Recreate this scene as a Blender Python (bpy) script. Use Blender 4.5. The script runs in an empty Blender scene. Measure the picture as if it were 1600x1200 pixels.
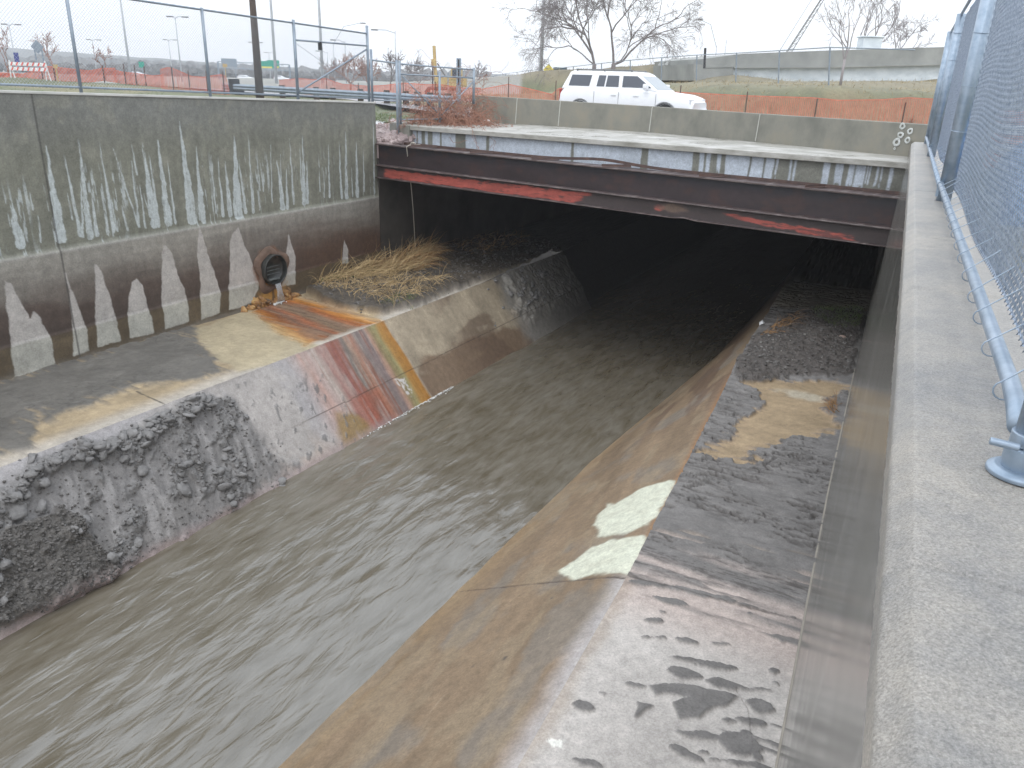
import bpy, math, random
import numpy as np
from mathutils import Vector, Matrix, Euler
random.seed(7); RN = np.random.RandomState(7)
SC = bpy.context.scene; COL = SC.collection
R = math.radians

# ------------------------------------------------------------------ camera, sky, sun, exposure
F = 1222.0; HX, HY = 816.0, 128.0
_d = np.array([HX-800, HY-600.]); _L = np.hypot(*_d)
PITCH = math.atan(_L/F)
fw = np.array([0, math.cos(PITCH), -math.sin(PITCH)]); up0 = np.array([0, math.sin(PITCH), math.cos(PITCH)]); rt0 = np.array([1., 0, 0])
_u = _d/_L; _r = np.array([-_u[1], _u[0]])
cd = bpy.data.cameras.new('camera'); cam = bpy.data.objects.new('camera', cd); COL.objects.link(cam)
ax = rt0*_r[0] + up0*_u[0]            # image x axis in the world
ay = -(rt0*_r[1] + up0*_u[1])         # image y (up) axis in the world
m = Matrix.Identity(4)
for i in range(3):
    m[i][0] = ax[i]; m[i][1] = ay[i]; m[i][2] = -fw[i]
cam.matrix_world = m
cd.sensor_width = 36; cd.lens = 36*F/1600; cd.clip_start = 0.05; cd.clip_end = 3000
SC.camera = cam

def ray(x, y):
    v = np.array([x-800., y-600.]); return fw*F + rt0*(v@_r) + up0*(v@_u)
def Zp(x, y, z): t = ray(x, y); return t*(z/t[2])
def Yp(x, y, Y): t = ray(x, y); return t*(Y/t[1])
def prj(P):
    c = P@fw; a = P@rt0/c*F; b = P@up0/c*F
    return 800+a*_r[0]+b*_u[0], 600+a*_r[1]+b*_u[1], c
def hor(x): return HY+(x-HX)*_r[1]/_r[0]

SUN_EL, SUN_AZ = R(55), R(200)
w = bpy.data.worlds.new('World'); SC.world = w; w.use_nodes = True
nt = w.node_tree; nt.nodes.clear()
N = nt.nodes.new; LK = nt.links.new
sky = N('ShaderNodeTexSky'); sky.sky_type = 'NISHITA'; sky.sun_disc = False
sky.sun_elevation = SUN_EL; sky.sun_rotation = SUN_AZ; sky.dust_density = 4
hs = N('ShaderNodeHueSaturation'); hs.inputs['Saturation'].default_value = 0.35; LK(sky.outputs[0], hs.inputs['Color'])
b1 = N('ShaderNodeBackground'); b1.inputs[1].default_value = 0.05; LK(hs.outputs[0], b1.inputs[0])
tc = N('ShaderNodeTexCoord'); sp = N('ShaderNodeSeparateXYZ'); LK(tc.outputs['Generated'], sp.inputs[0])
rp = N('ShaderNodeValToRGB'); LK(sp.outputs[2], rp.inputs[0])
e = rp.color_ramp.elements
e[0].position = 0.0; e[0].color = (1.0, 1.04, 1.10, 1)
e[1].position = 1.0; e[1].color = (1.85, 1.98, 2.16, 1)
x = rp.color_ramp.elements.new(0.12); x.color = (1.08, 1.12, 1.17, 1)
b2 = N('ShaderNodeBackground'); b2.inputs[1].default_value = 1.0; LK(rp.outputs[0], b2.inputs[0])
ad = N('ShaderNodeAddShader'); LK(b1.outputs[0], ad.inputs[0]); LK(b2.outputs[0], ad.inputs[1])
wo = N('ShaderNodeOutputWorld'); LK(ad.outputs[0], wo.inputs[0])
sl = bpy.data.lights.new('sun', 'SUN'); sl.energy = 0.5; sl.angle = R(25); sl.color = (1, .98, .95)
so = bpy.data.objects.new('sun', sl); COL.objects.link(so)
sd = Vector((math.sin(SUN_AZ)*math.cos(SUN_EL), math.cos(SUN_AZ)*math.cos(SUN_EL), math.sin(SUN_EL)))
so.rotation_euler = sd.to_track_quat('Z', 'Y').to_euler()
SC.view_settings.view_transform = 'Standard'; SC.view_settings.look = 'None'
SC.view_settings.exposure = 0.0; SC.view_settings.gamma = 1.0; SC.view_settings.use_curve_mapping = False
SC.render.engine = 'CYCLES'
SC.cycles.max_bounces = 6; SC.cycles.volume_bounces = 1; SC.cycles.transparent_max_bounces = 8

# ------------------------------------------------------------------ frames of reference
SA, CA = math.sin(R(28)), math.cos(R(28))
def AN(a, n, z): return np.array([a*SA+n*CA, a*CA-n*SA, z])
def toAN(P): return P[0]*SA+P[1]*CA, P[0]*CA-P[1]*SA

# ------------------------------------------------------------------ noise
def _h(ix, iy, s):
    v = (ix.astype(np.int64)*374761393 + iy.astype(np.int64)*668265263 + s*1442695041) & 0x7fffffff
    v = ((v ^ (v >> 13))*1274126177) & 0x7fffffff
    return ((v ^ (v >> 16)) & 0xffff)/65535.0
def vnoise(x, y, s=0):
    ix = np.floor(x); iy = np.floor(y); fx = x-ix; fy = y-iy
    fx = fx*fx*(3-2*fx); fy = fy*fy*(3-2*fy)
    a = _h(ix, iy, s); b = _h(ix+1, iy, s); c = _h(ix, iy+1, s); d = _h(ix+1, iy+1, s)
    return (a*(1-fx)+b*fx)*(1-fy)+(c*(1-fx)+d*fx)*fy
def fbm(x, y, o=4, s=0):
    t = 0; A = 1; T = 0
    for i in range(o):
        t = t+A*vnoise(x*2**i+i*17.3, y*2**i+i*9.1, s+i*31); T += A; A *= .5
    return t/T
def worley(x, y, s=0):
    ix = np.floor(x); iy = np.floor(y); d1 = np.full(x.shape, 9.); d2 = np.full(x.shape, 9.)
    for i in (-1, 0, 1):
        for j in (-1, 0, 1):
            cx = ix+i; cy = iy+j
            d = np.hypot(cx+_h(cx, cy, s)-x, cy+_h(cx, cy, s+7)-y)
            d2 = np.where(d < d1, d1, np.minimum(d2, d)); d1 = np.minimum(d, d1)
    return d1, d2
def sst(e0, e1, v):
    t = np.clip((v-e0)/(e1-e0), 0, 1); return t*t*(3-2*t)
def mix(A, B, m):
    return A*(1-m[..., None]) + np.asarray(B)*m[..., None]

# ------------------------------------------------------------------ object helpers
def tag(o, label=None, cat=None, group=None, kind=None):
    if label: o['label'] = label
    if cat: o['category'] = cat
    if group: o['group'] = group
    if kind: o['kind'] = kind
    return o
def empty(name, loc=(0, 0, 0), rz=0.0, **k):
    o = bpy.data.objects.new(name, None); COL.objects.link(o); o.location = loc; o.rotation_euler = (0, 0, rz)
    o.empty_display_size = .1
    return tag(o, **k)
def mesh_obj(name, me, mat=None, parent=None):
    o = bpy.data.objects.new(name, me); COL.objects.link(o)
    if mat: me.materials.append(mat)
    if parent is not None: o.parent = parent
    return o
class MB:
    def __init__(s): s.v = []; s.f = []
    def add(s, vs, fs):
        k = len(s.v); s.v += [tuple(p) for p in vs]; s.f += [tuple(i+k for i in f) for f in fs]
    def box(s, c, sz, rz=0.0, rx=0.0, ry=0.0):
        M = Euler((rx, ry, rz)).to_matrix(); hx, hy, hz = sz[0]/2, sz[1]/2, sz[2]/2
        vs = [Vector(c)+M@Vector((x, y, z)) for x in (-hx, hx) for y in (-hy, hy) for z in (-hz, hz)]
        s.add(vs, [(0, 1, 3, 2), (4, 6, 7, 5), (0, 4, 5, 1), (2, 3, 7, 6), (0, 2, 6, 4), (1, 5, 7, 3)])
    def hexa(s, b, t):      # bottom 4, top 4 points
        s.add(list(b)+list(t), [(3, 2, 1, 0), (4, 5, 6, 7), (0, 1, 5, 4), (1, 2, 6, 5), (2, 3, 7, 6), (3, 0, 4, 7)])
    def tube(s, pts, rs, n=8, cap=True):
        pts = [Vector(p) for p in pts]; k0 = len(s.v)
        if not hasattr(rs, '__len__'): rs = [rs]*len(pts)
        for i, p in enumerate(pts):
            d = (pts[min(i+1, len(pts)-1)]-pts[max(i-1, 0)]).normalized()
            a = d.orthogonal().normalized() if i == 0 else (a-d*a.dot(d)).normalized()
            b = d.cross(a)
            for j in range(n):
                t = 2*math.pi*j/n; s.v.append(tuple(p+(a*math.cos(t)+b*math.sin(t))*rs[i]))
        for i in range(len(pts)-1):
            for j in range(n):
                q = k0+i*n; j2 = (j+1) % n; s.f.append((q+j, q+j2, q+n+j2, q+n+j))
        if cap:
            s.f.append(tuple(k0+j for j in reversed(range(n)))); q = k0+(len(pts)-1)*n; s.f.append(tuple(q+j for j in range(n)))
    def quad(s, a, b, c, d): s.add([a, b, c, d], [(0, 1, 2, 3)])
    def build(s, name, mat, parent=None, smooth=False, bevel=0):
        me = bpy.data.meshes.new(name); me.from_pydata(s.v, [], s.f); me.update()
        o = mesh_obj(name, me, mat, parent)
        if smooth: me.polygons.foreach_set('use_smooth', [True]*len(me.polygons))
        if bevel:
            b = o.modifiers.new('bevel', 'BEVEL'); b.width = bevel; b.segments = 2; b.limit_method = 'ANGLE'
        return o
def grid_mesh(name, P, col=None, rgh=None, mat=None, parent=None, smooth=True, flip=False):
    nu, nv = P.shape[:2]
    me = bpy.data.meshes.new(name)
    idx = np.arange(nu*nv).reshape(nu, nv)
    f = np.stack([idx[:-1, :-1], idx[1:, :-1], idx[1:, 1:], idx[:-1, 1:]], -1).reshape(-1, 4)
    if flip: f = f[:, ::-1]
    nf = len(f)
    me.vertices.add(nu*nv); me.vertices.foreach_set('co', P.reshape(-1).astype(np.float32))
    me.loops.add(nf*4); me.loops.foreach_set('vertex_index', f.reshape(-1).astype(np.int32))
    me.polygons.add(nf); me.polygons.foreach_set('loop_start', np.arange(0, nf*4, 4, dtype=np.int32))
    me.polygons.foreach_set('use_smooth', np.full(nf, smooth))
    me.update(calc_edges=True); me.validate()
    if col is not None:
        at = me.color_attributes.new('Col', 'FLOAT_COLOR', 'POINT')
        c = np.ones((nu*nv, 4), np.float32); c[:, :3] = np.clip(col.reshape(-1, 3), 0.005, .95); at.data.foreach_set('color', c.reshape(-1))
    if rgh is not None:
        at = me.attributes.new('Rgh', 'FLOAT', 'POINT'); at.data.foreach_set('value', np.clip(rgh, .03, 1).reshape(-1).astype(np.float32))
    return mesh_obj(name, me, mat, parent)

# ------------------------------------------------------------------ materials
def base_mat(name):
    m = bpy.data.materials.new(name); m.use_nodes = True
    return m, m.node_tree, m.node_tree.nodes['Principled BSDF']
def nd(nt, t, **k):
    n = nt.nodes.new(t)
    for a, v in k.items():
        if a in n.inputs: n.inputs[a].default_value = v
        else: setattr(n, a, v)
    return n
def noise_val(nt, scale, detail=6, rough=.6, vec=None, stretch=None, dist=0.0):
    t = nd(nt, 'ShaderNodeTexCoord'); src = t.outputs['Object']
    if stretch:
        mp = nd(nt, 'ShaderNodeMapping'); mp.inputs['Scale'].default_value = stretch[:3]
        if len(stretch) > 3: mp.vector_type = 'TEXTURE'; mp.inputs['Rotation'].default_value = (0, 0, -stretch[3]); mp.inputs['Scale'].default_value = [1/q for q in stretch[:3]]
        nt.links.new(src, mp.inputs[0]); src = mp.outputs[0]
    n = nd(nt, 'ShaderNodeTexNoise'); n.inputs['Scale'].default_value = scale; n.inputs['Detail'].default_value = detail; n.inputs['Roughness'].default_value = rough
    n.inputs['Distortion'].default_value = dist
    nt.links.new(src, n.inputs['Vector']); return n.outputs['Fac']
def ramp(nt, src, stops):
    r_ = nd(nt, 'ShaderNodeValToRGB'); nt.links.new(src, r_.inputs[0]); el = r_.color_ramp.elements
    for i, (p, c) in enumerate(stops):
        if i > 1: q = el.new(p)
        else: q = el[i]; q.position = p
        q.color = (*c, 1)
    return r_.outputs[0]
def bump(nt, bs, h, strength, dist=.01):
    b = nd(nt, 'ShaderNodeBump'); b.inputs['Strength'].default_value = strength; b.inputs['Distance'].default_value = dist
    nt.links.new(h, b.inputs['Height']); nt.links.new(b.outputs[0], bs.inputs['Normal']); return b
def M_noise(name, c1, c2, scale=4, rough=.8, bs_=.3, bscale=60, bd=.01, detail=8, stretch=None, metal=0, c3=None, spec=.5, lo=.3, hi=.7):
    m, nt, b = base_mat(name)
    f = noise_val(nt, scale, detail, stretch=stretch)
    st = [(lo, c1), (hi, c2)] + ([((lo+hi)/2, c3)] if c3 else [])
    nt.links.new(ramp(nt, f, st), b.inputs['Base Color'])
    b.inputs['Roughness'].default_value = rough; b.inputs['Metallic'].default_value = metal; b.inputs['Specular IOR Level'].default_value = spec
    if bs_: bump(nt, b, noise_val(nt, bscale, 6), bs_, bd)
    return m
def M_flat(name, c, rough=.5, metal=0, var=.12):
    return M_noise(name, tuple(x*(1-var) for x in c), tuple(min(1, x*(1+var)) for x in c), 6, rough, .05, 40, .004, metal=metal)
def M_surf(name, fine=.18, fscale=30, bstr=.35, bscale=50, bd=.01, spec=.5, fscale2=7):
    m, nt, b = base_mat(name)
    at = nd(nt, 'ShaderNodeAttribute'); at.attribute_name = 'Col'
    f = noise_val(nt, fscale, 8, .7); f2 = noise_val(nt, fscale2, 6, .65)
    r1 = ramp(nt, f, [(.25, (1-fine*1.6,)*3), (.75, (1+fine*1.6,)*3)]); r2 = ramp(nt, f2, [(.3, (1-fine,)*3), (.7, (1+fine,)*3)])
    m1 = nd(nt, 'ShaderNodeMixRGB'); m1.blend_type = 'MULTIPLY'; m1.inputs[0].default_value = 1
    nt.links.new(at.outputs['Color'], m1.inputs[1]); nt.links.new(r1, m1.inputs[2])
    m2 = nd(nt, 'ShaderNodeMixRGB'); m2.blend_type = 'MULTIPLY'; m2.inputs[0].default_value = 1
    nt.links.new(m1.outputs[0], m2.inputs[1]); nt.links.new(r2, m2.inputs[2])
    nt.links.new(m2.outputs[0], b.inputs['Base Color'])
    ar = nd(nt, 'ShaderNodeAttribute'); ar.attribute_name = 'Rgh'; nt.links.new(ar.outputs['Fac'], b.inputs['Roughness'])
    b.inputs['Specular IOR Level'].default_value = spec
    bump(nt, b, noise_val(nt, bscale, 8, .7), bstr, bd)
    return m
m_surf = M_surf('stained_concrete')
m_mud = M_surf('mud_and_concrete', .18, 40, .6, 60, .012, .32)
m_galv = M_noise('galvanised_steel', (.24, .31, .39), (.40, .47, .55), 9, .42, .06, 90, .002, metal=.55)
m_galvd = M_noise('galvanised_steel_far', (.20, .24, .29), (.30, .35, .40), 5, .5, .0, metal=.4)
m_wire = M_noise('galvanised_wire', (.20, .25, .33), (.42, .48, .57), 30, .35, .0, metal=.45)
m_wiref = M_noise('thin_fence_wire', (.30, .35, .41), (.42, .47, .53), 30, .5, .0, metal=.3)
m_conc = M_noise('weathered_concrete', (.165, .165, .14), (.25, .245, .215), 3, .8, .4, 45, .01, c3=(.21, .205, .18))
m_conct = M_noise('pale_concrete_top', (.30, .30, .27), (.44, .43, .40), 2.5, .55, .4, 45, .008)
m_dark = M_flat('black_rubber', (.02, .02, .022), .6)
m_rust = M_noise('rusty_steel', (.05, .035, .035), (.12, .07, .055), 6, .55, .4, 60, .01)
m_asph = M_noise('wet_asphalt', (.10, .10, .105), (.17, .17, .175), .8, .35, .3, 80, .005)
m_pole = M_noise('pale_pole_metal', (.38, .40, .43), (.52, .54, .57), 3, .5, 0)
m_orange = M_noise('orange_plastic_net', (.50, .115, .07), (.68, .21, .14), 3, .6, .0)
m_wood = M_noise('weathered_timber', (.06, .045, .04), (.13, .10, .085), 3, .85, .4, 30, .01, stretch=(4, 4, .5))
m_bark = M_noise('grey_bark', (.15, .13, .13), (.25, .225, .22), 3, .9, .3, 20, .01)
m_barkp = M_noise('pale_twigs', (.22, .20, .205), (.34, .31, .31), 3, .9, .0)
m_brush = M_noise('red_brown_twigs', (.20, .085, .055), (.36, .20, .14), 3, .9, .0)
m_white = M_flat('white_paint', (.78, .79, .80), .3)
m_tan = M_noise('dry_grass_blades', (.30, .20, .095), (.56, .42, .22), 9, .8, .0)
m_tan2 = M_noise('rusty_dry_grass_blades', (.24, .125, .05), (.40, .24, .11), 9, .8, .0)
m_green = M_noise('green_grass_blades', (.06, .10, .025), (.15, .19, .06), 6, .8, .0)

# ------------------------------------------------------------------ sediment and stain fields
def seg_sdf(S, T, p, q):
    px, py = S-p[0], T-p[1]; bx, by = q[0]-p[0], q[1]-p[1]
    h = np.clip((px*bx+py*by)/(bx*bx+by*by+1e-9), 0, 1)
    return np.hypot(px-bx*h, py-by*h), h
def poly_sdf(S, T, poly):     # negative inside
    d = np.full(S.shape, 1e9); ins = np.zeros(S.shape, bool); n = len(poly)
    for i in range(n):
        a, b = poly[i], poly[(i+1) % n]
        dd, _ = seg_sdf(S, T, a, b); d = np.minimum(d, dd)
        if a[1] != b[1]:
            c = ((a[1] > T) != (b[1] > T)) & (S < (b[0]-a[0])*(T-a[1])/(b[1]-a[1])+a[0]); ins ^= c
    return np.where(ins, -d, d)
class Field:
    """a stretch of surface: P(nu,nv,3) with metre coordinates S (along) and T (across)"""
    def __init__(s, P, S, T):
        s.P = P; s.S = S; s.T = T; X, Y, c = prj(P); s.X = np.where(c > .3, X, 1e6); s.Y = np.where(c > .3, Y, 1e6)
    def at(s, x, y):           # the spot of the surface measured at (x, y) in the photograph
        k = np.argmin((s.X-x)**2+(s.Y-y)**2); return s.S.flat[k], s.T.flat[k]
    def pl(s, pts, sc=1., ox=0., oy=0.): return [s.at(ox+a/sc, oy+b/sc) for a, b in pts]
    def mask(s, poly, soft=.03, amp=0., freq=2., seed=0, grow=0.):
        d = poly_sdf(s.S, s.T, poly)
        if amp: d = d + (fbm(s.S*freq, s.T*freq, 5, seed)-.5)*2*amp
        return 1-sst(-soft, soft, d-grow)
    def line(s, p, q, w, soft=.01, amp=0., seed=0):
        d, h = seg_sdf(s.S, s.T, p, q)
        if amp: d = d + (fbm(s.S*6, s.T*6, 4, seed)-.5)*2*amp
        return 1-sst(w-soft, w+soft, d), h
def rep(c, S): return np.broadcast_to(np.array(c, float), S.shape+(3,)).copy()

# ================================================================== SETTING: channel
# ---- left retaining wall face
NL = -16.02
def ltop(a): return -.5-.0232*(a-8.9)
a_ = np.arange(5.0, 20.5001, .02); ZB = -6.25; v_ = np.linspace(0, 1, 262)
A, V = np.meshgrid(a_, v_, indexing='ij'); Zt = ltop(A)-.0; Z = ZB+(Zt-ZB)*V
off = .045*(1-sst(-3.62, -3.50, Z)) + .015*(1-sst(-5.33, -5.26, Z)) + (fbm(A*1.3, Z*1.3, 4, 3)-.5)*.02 + (1-sst(-6.1, -5.9, Z))*.05
P = np.stack([A*SA+(NL+off)*CA, A*CA-(NL+off)*SA, Z], -1)
LW = Field(P, A, Z)
S, T = LW.S, LW.T
col = rep((.175, .175, .140), S)
n1 = fbm(S*.7, T*.7, 5, 11); n2 = fbm(S*9, T*.5, 4, 12); n3 = fbm(S*3, T*3, 5, 13)
col *= (.72+.56*n1)[..., None]; col *= (.8+.4*n2)[..., None]*(.88+.24*n3)[..., None]
col = mix(col, (.17, .175, .18), .55*sst(-1.9, -.8, T)*(.5+n1*.6))
col = mix(col, (.24, .235, .19), sst(.58, .75, n3)*.4)
up = sst(-3.62, -3.54, T)
st = [(15,308,33,390,12),(72,225,97,380,12),(100,240,127,372,5),(122,215,142,375,8),(143,300,152,371,5),(126,278,130,372,3),(160,290,168,368,4),(155,222,178,365,4),
 (172,300,184,363,3),(190,320,200,362,4),(175,228,218,357,2),(205,250,218,356,3),(217,280,227,358,2.5),(222,220,243,358,11),(233,240,249,356,5),(245,212,264,355,10),(262,250,274,352,3),
 (280,188,302,352,13),(286,240,294,330,5),(305,228,319,350,8),(308,250,313,345,4),(340,245,349,340,4),(352,250,360,340,7),(365,205,375,343,14),(372,240,384,335,5),(388,206,395,335,3),
 (393,270,398,333,2.5),(433,250,443,329,9),(447,262,450,328,5),(438,240,440,325,3),(452,215,459,320,3.5),(473,210,476,322,8),(479,250,481,320,5),(468,222,472,300,2.5),(513,225,515,310,3.5),
 (530,220,534,312,4.5),(540,205,542,312,7),(556,220,559,310,7),(567,230,569,300,3),(583,180,585,304,3.5),(422,225,425,318,2),(405,248,412,300,2),(205,225,214,275,2),(225,300,235,340,2),
 (330,240,338,335,2),(498,240,500,300,2),(505,260,507,310,2),(549,260,551,308,2),(60,330,64,380,2),(46,300,52,330,2),(105,300,112,345,2)]
wm = np.zeros(S.shape)
for i, (x0, y0, x1, y1, wd) in enumerate(st):
    p = LW.at(x0, y0); q = LW.at(x1, y1); wmx = wd*.60*np.linalg.norm(LW.P.reshape(-1, 3)[np.argmin((LW.X-x1)**2+(LW.Y-y1)**2)])/F
    sl_ = slice(max(0, int((min(p[0], q[0])-.6-5)/.02)), max(1, int((max(p[0], q[0])+.6-5)/.02)))
    ss, tt = S[sl_], T[sl_]
    h = np.clip((p[1]-tt)/(p[1]-q[1]+1e-6), -1, 1.2); cx = p[0]+(q[0]-p[0])*h + (fbm(tt*4, tt*0+i, 3, i)-.5)*.04
    wv = wmx*np.clip(h, 0, 1)**.8*(.45+1.1*fbm(tt*7+ss*9, tt*0+i*3.1, 4, i+50)); wv = wv*np.sqrt(np.clip((q[1]-.0-tt)*-1/.06, 0, 1))
    mk = (1-sst(-.008, .012, np.abs(ss-cx)-wv))*(h > 0)*(tt > q[1])
    mk *= .6+.4*sst(.25, .45, fbm(ss*22, tt*7, 3, i))
    mk *= sst(.0, .25, 1.15-fbm(ss*40, tt*3.5, 3, i+9)*(1.0+.55*(1-np.clip(h, 0, 1))))
    wm[sl_] = np.maximum(wm[sl_], mk)
# the many thin drip lines between the big ones
th = sst(.57, .63, fbm(S*17, T*.75, 3, 77))*sst(.40, .55, fbm(S*1.1, T*.5, 3, 78))*sst(-1.75, -2.4, T+fbm(S*3, T*0, 2, 6)*.6-.3)
th *= sst(.40, .55, fbm(S*26, T*5, 3, 79))
wm = np.maximum(wm, th*.75*sst(7.8, 8.6, S))*up
col = mix(col, (.46, .50, .50), np.clip(wm, 0, 1)*.92)
# lower lift: smeared brown, pale dry teeth rising from the footing
g = sst(-3.6, -4.9, T+(fbm(S*.8, T*3, 3, 5)-.5)*.5)
lowc = mix(rep((.26, .245, .215), S), (.085, .062, .050), g); lowc = mix(lowc, (.055, .038, .030), sst(-4.5, -5.3, T)*.7)
lowc *= (.82+.36*fbm(S*.5, T*9, 4, 21))[..., None]
lowc *= (.85+.3*fbm(S*7, T*.8, 4, 22))[..., None]
rr = sst(15.5, 17.5, S); lowc = mix(lowc, (.115, .06, .035), rr*.5*g)
lip = np.exp(-((T+3.56)/.07)**2); lowc = mix(lowc, (.38, .375, .345), lip*.7)
lowc = mix(lowc, rep((.105, .078, .045), S)*(.7+.6*fbm(S*2, T*4, 4, 24))[..., None], (1-sst(-5.38, -5.28, T))*.85)
teeth = [[(25,420),(50,430),(130,600),(150,600),(160,565),(185,590),(245,710),(250,800),(75,860),(55,760),(50,620),(35,500)],
 [(305,385),(345,480),(410,650),(418,745),(350,765),(340,600),(325,480)],
 [(450,345),(470,370),(550,610),(560,695),(460,725),(452,600),(448,450)],
 [(640,410),(665,440),(705,580),(718,655),(612,685),(605,560),(608,470),(620,425)],
 [(772,255),(800,290),(870,490),(885,605),(775,640),(765,500),(762,290)],
 [(935,175),(960,240),(1030,480),(1030,565),(945,595),(940,400),(930,250)],
 [(1115,170),(1135,220),(1215,430),(1185,515),(1075,550),(1075,430),(1085,230),(1095,190)],
 [(1352,200),(1380,300),(1385,430),(1320,440),(1340,330),(1350,230)]]
tm = np.zeros(S.shape)
for i, t in enumerate(teeth): tm = np.maximum(tm, LW.mask(LW.pl(t, 3, 0, 300), .014, .05, 4, 30+i, .02))
tm = np.maximum(tm, LW.mask([LW.at(*p) for p in ((538,376),(544,390),(544,412),(535,412),(536,390))], .012, .02, 5, 60))
pale = rep((.40, .375, .35), S)*(.85+.3*fbm(S*2, T*6, 4, 31))[..., None]
pale = mix(pale, rep((.385, .375, .33), S)*(.8+.4*fbm(S*2.5, T*3, 4, 25))[..., None], 1-sst(-5.36, -5.28, T))
lowc = mix(lowc, (.055, .035, .03), (sst(.03, .10, np.minimum(tm*0+1, tm*0))*0))
lowc = lowc*(1-tm[..., None])+pale*tm[..., None]
jt = np.zeros(S.shape)
for jx, jy in ((52, 160), (95, 395)):
    s0 = LW.at(jx, jy)[0]
    jt = np.maximum(jt, 1-sst(.008, .02, np.abs(S-s0)))
pc = LW.at(423, 420); dp = np.hypot(S-pc[0], T-pc[1])
lowc = mix(lowc, (.22, .12, .075), (1-sst(.50, .66, dp+(fbm(S*4, T*4, 4, 8)-.5)*.25))*.9)
os_ = (1-sst(.0, .55, np.hypot((S-pc[0])*.75, T+5.85)+(fbm(S*5, T*5, 4, 9)-.5)*.5))
lowc = mix(lowc, (.42, .22, .055), np.clip(os_*1.4, 0, 1))
lowc = mix(lowc, (.06, .04, .03), .8*(1-sst(.03, .09, np.abs(S-pc[0]+.0)+(T+5.9)*.12))*(T < -5.45))
col = lowc*(1-up[..., None])+col*up[..., None]
col = mix(col, (.06, .055, .05), jt*.7)
grm = (1-sst(-5.98, -5.80, T+(fbm(S*3, T*3, 3, 4)-.5)*.2))*.6; col = mix(col, (.13, .115, .095), grm*(1-tm*.5))
wet = .55+.25*fbm(S*2, T*2, 3, 2)
left_wall = empty('retaining_wall', tuple(AN(12, NL, -6)), 0, label='long stained concrete retaining wall with white drip streaks and pale teeth shaped stains', cat='wall')
def keep(o, parent):           # parent without moving
    o.parent = parent; o.matrix_parent_inverse = Matrix.LocRotScale(parent.location, parent.rotation_euler, None).inverted(); return o
o = grid_mesh('wall_face', P, col, wet, m_surf, flip=True); keep(o, left_wall)
mb = MB()
for a0, a1 in ((-8, 5.0), (5.0, 12.1), (12.12, 20.5)):
    mb.hexa([AN(a0, NL-.42, -6.3), AN(a0, NL-.015, -6.3), AN(a1, NL-.015, -6.3), AN(a1, NL-.42, -6.3)][::-1],
            [AN(a0, NL-.42, ltop(a0)-.002), AN(a0, NL-.02, ltop(a0)-.002), AN(a1, NL-.02, ltop(a1)-.002), AN(a1, NL-.42, ltop(a1)-.002)][::-1])
keep(mb.build('wall_body', m_conc), left_wall)
mb = MB()
mb.hexa([AN(-8, NL-.44, ltop(-8)), AN(-8, NL+.028, ltop(-8)), AN(20.52, NL+.028, ltop(20.5)), AN(20.52, NL-.44, ltop(20.5))][::-1],
        [AN(-8, NL-.44, ltop(-8)+.05), AN(-8, NL+.01, ltop(-8)+.05), AN(20.51, NL+.01, ltop(20.5)+.05), AN(20.51, NL-.44, ltop(20.5)+.05)][::-1])
keep(mb.build('coping', m_conct, bevel=.012), left_wall)

# ---- bank and ledge lines (a, n) along the channel
def crestR(a): return np.interp(a, [-6, 5.1, 8.5, 11.3, 16.9, 26.5, 60], [-1.7, -2.46, -2.67, -2.89, -3.41, -4.06, -6.0])
def baseR(a): return np.interp(a, [-6, 6.2, 12.1, 21.5, 34.1, 60], [.42, -.33, -.70, -1.18, -1.84, -3.2])
def waterR(a): return np.interp(a, [-6, 15, 24, 60], [-5.8, -5.85, -5.4, -5.9])
m_tun = M_noise('tunnel_shade_concrete', (.018, .018, .017), (.04, .038, .034), 1.2, .7, .4, 20, .02)  # roof colour near black, tunnel darkness painted in

def tunnel_shade(c, S): return mix(c, (.030, .028, .026), sst(22.5, 29, S+(fbm(S*.7, S*0, 3, 1)-.5)*2)*.85)     # ledges and banks darkened inwards: the tunnel's shade painted into their colour
# ---- left ledge
a_ = np.concatenate([np.arange(1.0, 4.5, .06), np.arange(4.5, 30, .025), np.arange(30, 61, .5)]); t_ = np.arange(0, 3.561, .0275)
A, T0 = np.meshgrid(a_, t_, indexing='ij')
Nn = NL+.02+T0; Zb = -6.0+.0*A-.02*T0
P0 = np.stack([A*SA+Nn*CA, A*CA-Nn*SA, Zb], -1); LL = Field(P0, A, T0); S, T = A, T0
mudp = LL.pl([(0,885),(400,760),(870,615),(915,612),(890,660),(1000,790),(1045,850),(960,880),(700,900),(560,945),(430,1000),(280,1050),(215,1085),(185,1040),(170,1070),(150,1200),(0,1250),(-400,1400),(-400,1000)], 3, 0, 300)
mud = LL.mask(mudp, .07, .22, 3.0, 41); mud = np.clip(mud+(1-mud)*LL.mask(mudp, .3, .3, 2, 141)*sst(.45, .6, fbm(S*9, T*2, 4, 241))*.8, 0, 1)*(1-.5*sst(.6, .75, fbm(S*9, T*1.5, 4, 242))*(1-LL.mask(mudp, .1, 0, 1, 1, -.35)))
tanp = LL.mask(LL.pl([(900,650),(1190,540),(1300,620),(1500,740),(1300,800),(1120,845),(1000,780)], 3, 0, 300), .10, .12, 2.5, 42)
stream = LL.mask(LL.pl([(320,240),(380,200),(540,185),(700,250),(880,290),(960,330),(850,355),(560,450),(420,375),(290,280)], 3.2, 300, 400), .14, .14, 3, 43)
mound = LL.mask([LL.at(*p) for p in ((466,440),(500,418),(560,400),(620,388),(760,372),(850,380),(885,420),(800,445),(740,445),(700,460),(650,482),(600,494),(545,486),(505,474),(478,455))], .05, .10, 2.5, 44)
far = sst(20.5, 23, S)
col = rep((.30, .235, .15), S)*(.7+.6*fbm(S*1.2, T*4, 5, 1))[..., None]
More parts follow.
